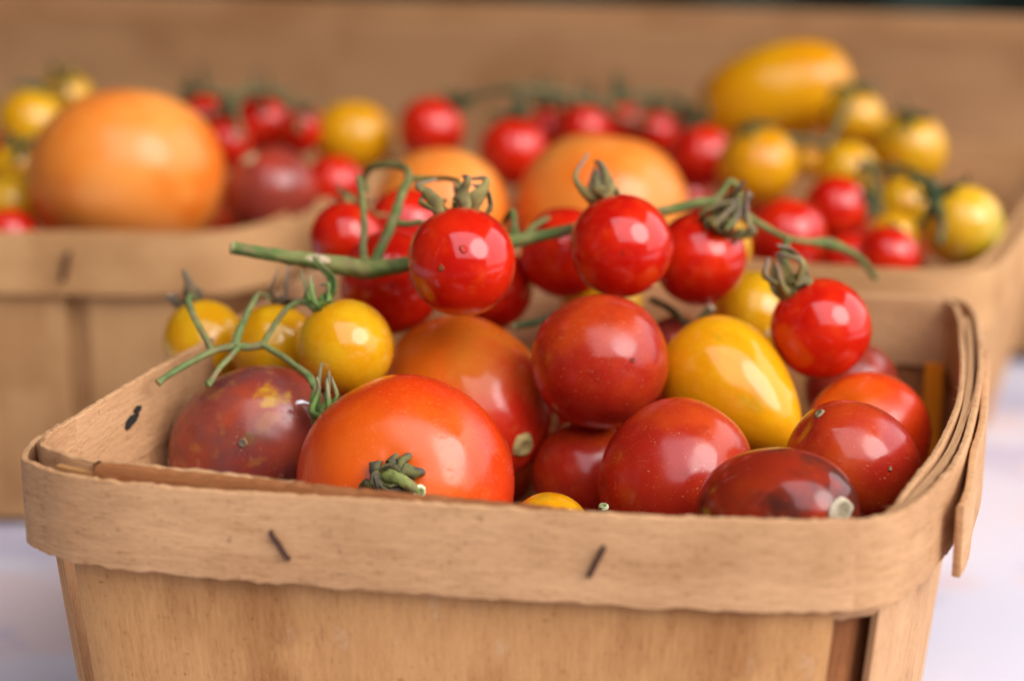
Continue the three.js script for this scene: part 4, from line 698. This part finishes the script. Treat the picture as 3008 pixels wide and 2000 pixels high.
const yels = 'yellow cherry tomatoes at the back of the left basket';
for (const [k, s, label] of [['b_y1', 13, 'plump yellow cherry tomato in the middle of the yellow group in the left basket'], ['b_y2', 14, 'yellow cherry tomato topmost of the yellow group in the left basket'], ['b_y3', 15, 'yellow cherry tomato low down beside the yellowish green tomato'], ['b_y4', 16, 'yellow cherry tomato under the topmost yellow one in the left basket']]) far(L[k], label, 'yellow', s, { name: 'cherry_tomato', calyx: green, group: yels });
far(L.b_gr, 'yellowish green tomato low beside the very large orange tomato', 'ygreen', 17);
far(L.b_rd, 'red cherry tomato just inside the front band of the left basket', 'cherry', 18, { name: 'cherry_tomato' });
LEFT_FILL.forEach(([x, y, z, r], i) => far([[x, y, z], r, 1, [0, 1, 0.2]], 'red tomato buried deep under others in the left basket', ['cherry', 'brick'][i % 2], i + 90, { lod: -1, group: 'tomatoes deep in the left basket' }));

// ---------------------------------------------------------------- rear basket
const Q = REAR_FRUIT, stalky = { style: 'mixed', palette: 'dull', size: 0.0085, width: 0.24, stem: 0.5 };
tomato(Q.o1, 'orange tomato half hidden behind the arched green stem', 'peach', { seed: 6, shape: { bump: 0.012, dim: 0.05 } });
tomato(Q.o2, 'large orange tomato rising behind the middle of the vine', 'peach', { seed: 8, spin: 2, shape: { bump: 0.012, dim: 0.05, q: 2.1 } });
const rr = 'red cherry tomatoes at the back of the rear basket';
for (const [k, s, label] of [['r6', 15, 'red cherry tomato half hidden between two back row cherries'], ['r7', 16, 'red cherry tomato low behind the larger orange tomato, under the far stems'], ['r8', 17, 'red cherry tomato squeezed beside the red one that touches the amber tomato'], ['r1', 5, 'red cherry tomato nearest the golden tomato of the neighbouring basket'], ['r2', 6, 'red cherry tomato between and behind the two orange tomatoes'], ['r3', 7, 'red cherry tomato peeping straight over the larger orange tomato'], ['r4', 8, 'smallest red cherry tomato in the back row of the rear basket'], ['r5', 9, 'red cherry tomato touching the amber yellow tomato']]) far(Q[k], label, 'cherry', s, { name: 'cherry_tomato', calyx: { ...stalky, size: k === 'r4' ? 0.006 : 0.0085 }, group: rr });
far(Q.yA, 'amber yellow tomato in front of the big golden pear tomato', 'gold', 4, { calyx: green });
tomato(Q.yP, 'big golden orange pear shaped tomato on top of the rear heap', 'gold', { seed: 15, spin: 2.4, name: 'pear_tomato', shape: { pear: 0.08, q: 2.2, bump: 0.03, dim: 0.02 } });
const yy = 'yellow cherry tomatoes in the rear basket';
for (const [k, s, c, label] of [['yB', 3, 1, 'yellow cherry tomato leaning on the big golden pear tomato'], ['yC', 4, 1, 'largest yellow cherry tomato of the cluster in the rear basket'], ['yD', 5, 0, 'yellow cherry tomato right behind the bright red one on top'], ['yF', 6, 1, 'yellow cherry tomato touching the greenish yellow tomato'], ['yG', 7, 0, 'small yellow cherry tomato above the red one at the rim']]) far(Q[k], label, 'yellow', s, { name: 'cherry_tomato', calyx: c ? green : undefined, group: yy });
far(Q.yE, 'greenish yellow tomato in the right corner of the rear basket', 'ygreen', 11, { calyx: { ...green, size: 0.009 } });
far(Q.rA, 'bright red cherry tomato on top of the yellow cluster in the rear basket', 'cherry', 21, { name: 'cherry_tomato', calyx: { ...green, size: 0.006 } });
far(Q.rB, 'red tomato under the thin right end of the vine, in the rear basket', 'cherry', 22);
far(Q.rC, 'red cherry tomato at the front rim of the rear basket', 'cherry', 23, { name: 'cherry_tomato' });
far(Q.rD, 'red cherry tomato half hidden at the vine tip in the rear basket', 'cherry', 24, { name: 'cherry_tomato' });
far(Q.oS, 'small orange tomato glimpsed among the yellow cluster', 'gold', 25);
const farVine = { base: [0.10, 0.13, 0.05], alt: [0.15, 0.15, 0.07] };
vine('tomato_vine', 'dull green stems arching over the red cherries of the rear basket', FAR_VINE, [FAR_V1, FAR_V2, FAR_V3, FAR_V4], farVine);
vine('tomato_vine', 'green stems winding through the yellow cluster of the rear basket', FAR_YVINE, [FAR_Y1, FAR_Y2], farVine);
vine('tomato_vine', 'dull green stems over the red cherries of the left basket', LEFT_VINE, [LEFT_V1, LEFT_V2], farVine);
REAR_FILL.forEach(([x, y, z, r], i) => far([[x, y, z], r, 1, [0, 1, 0.2]], 'red tomato buried deep under others in the rear basket', ['cherry', 'brick'][i % 2], i + 140, { lod: -1, group: 'tomatoes deep in the rear basket' }));

renderer.render(scene, camera);
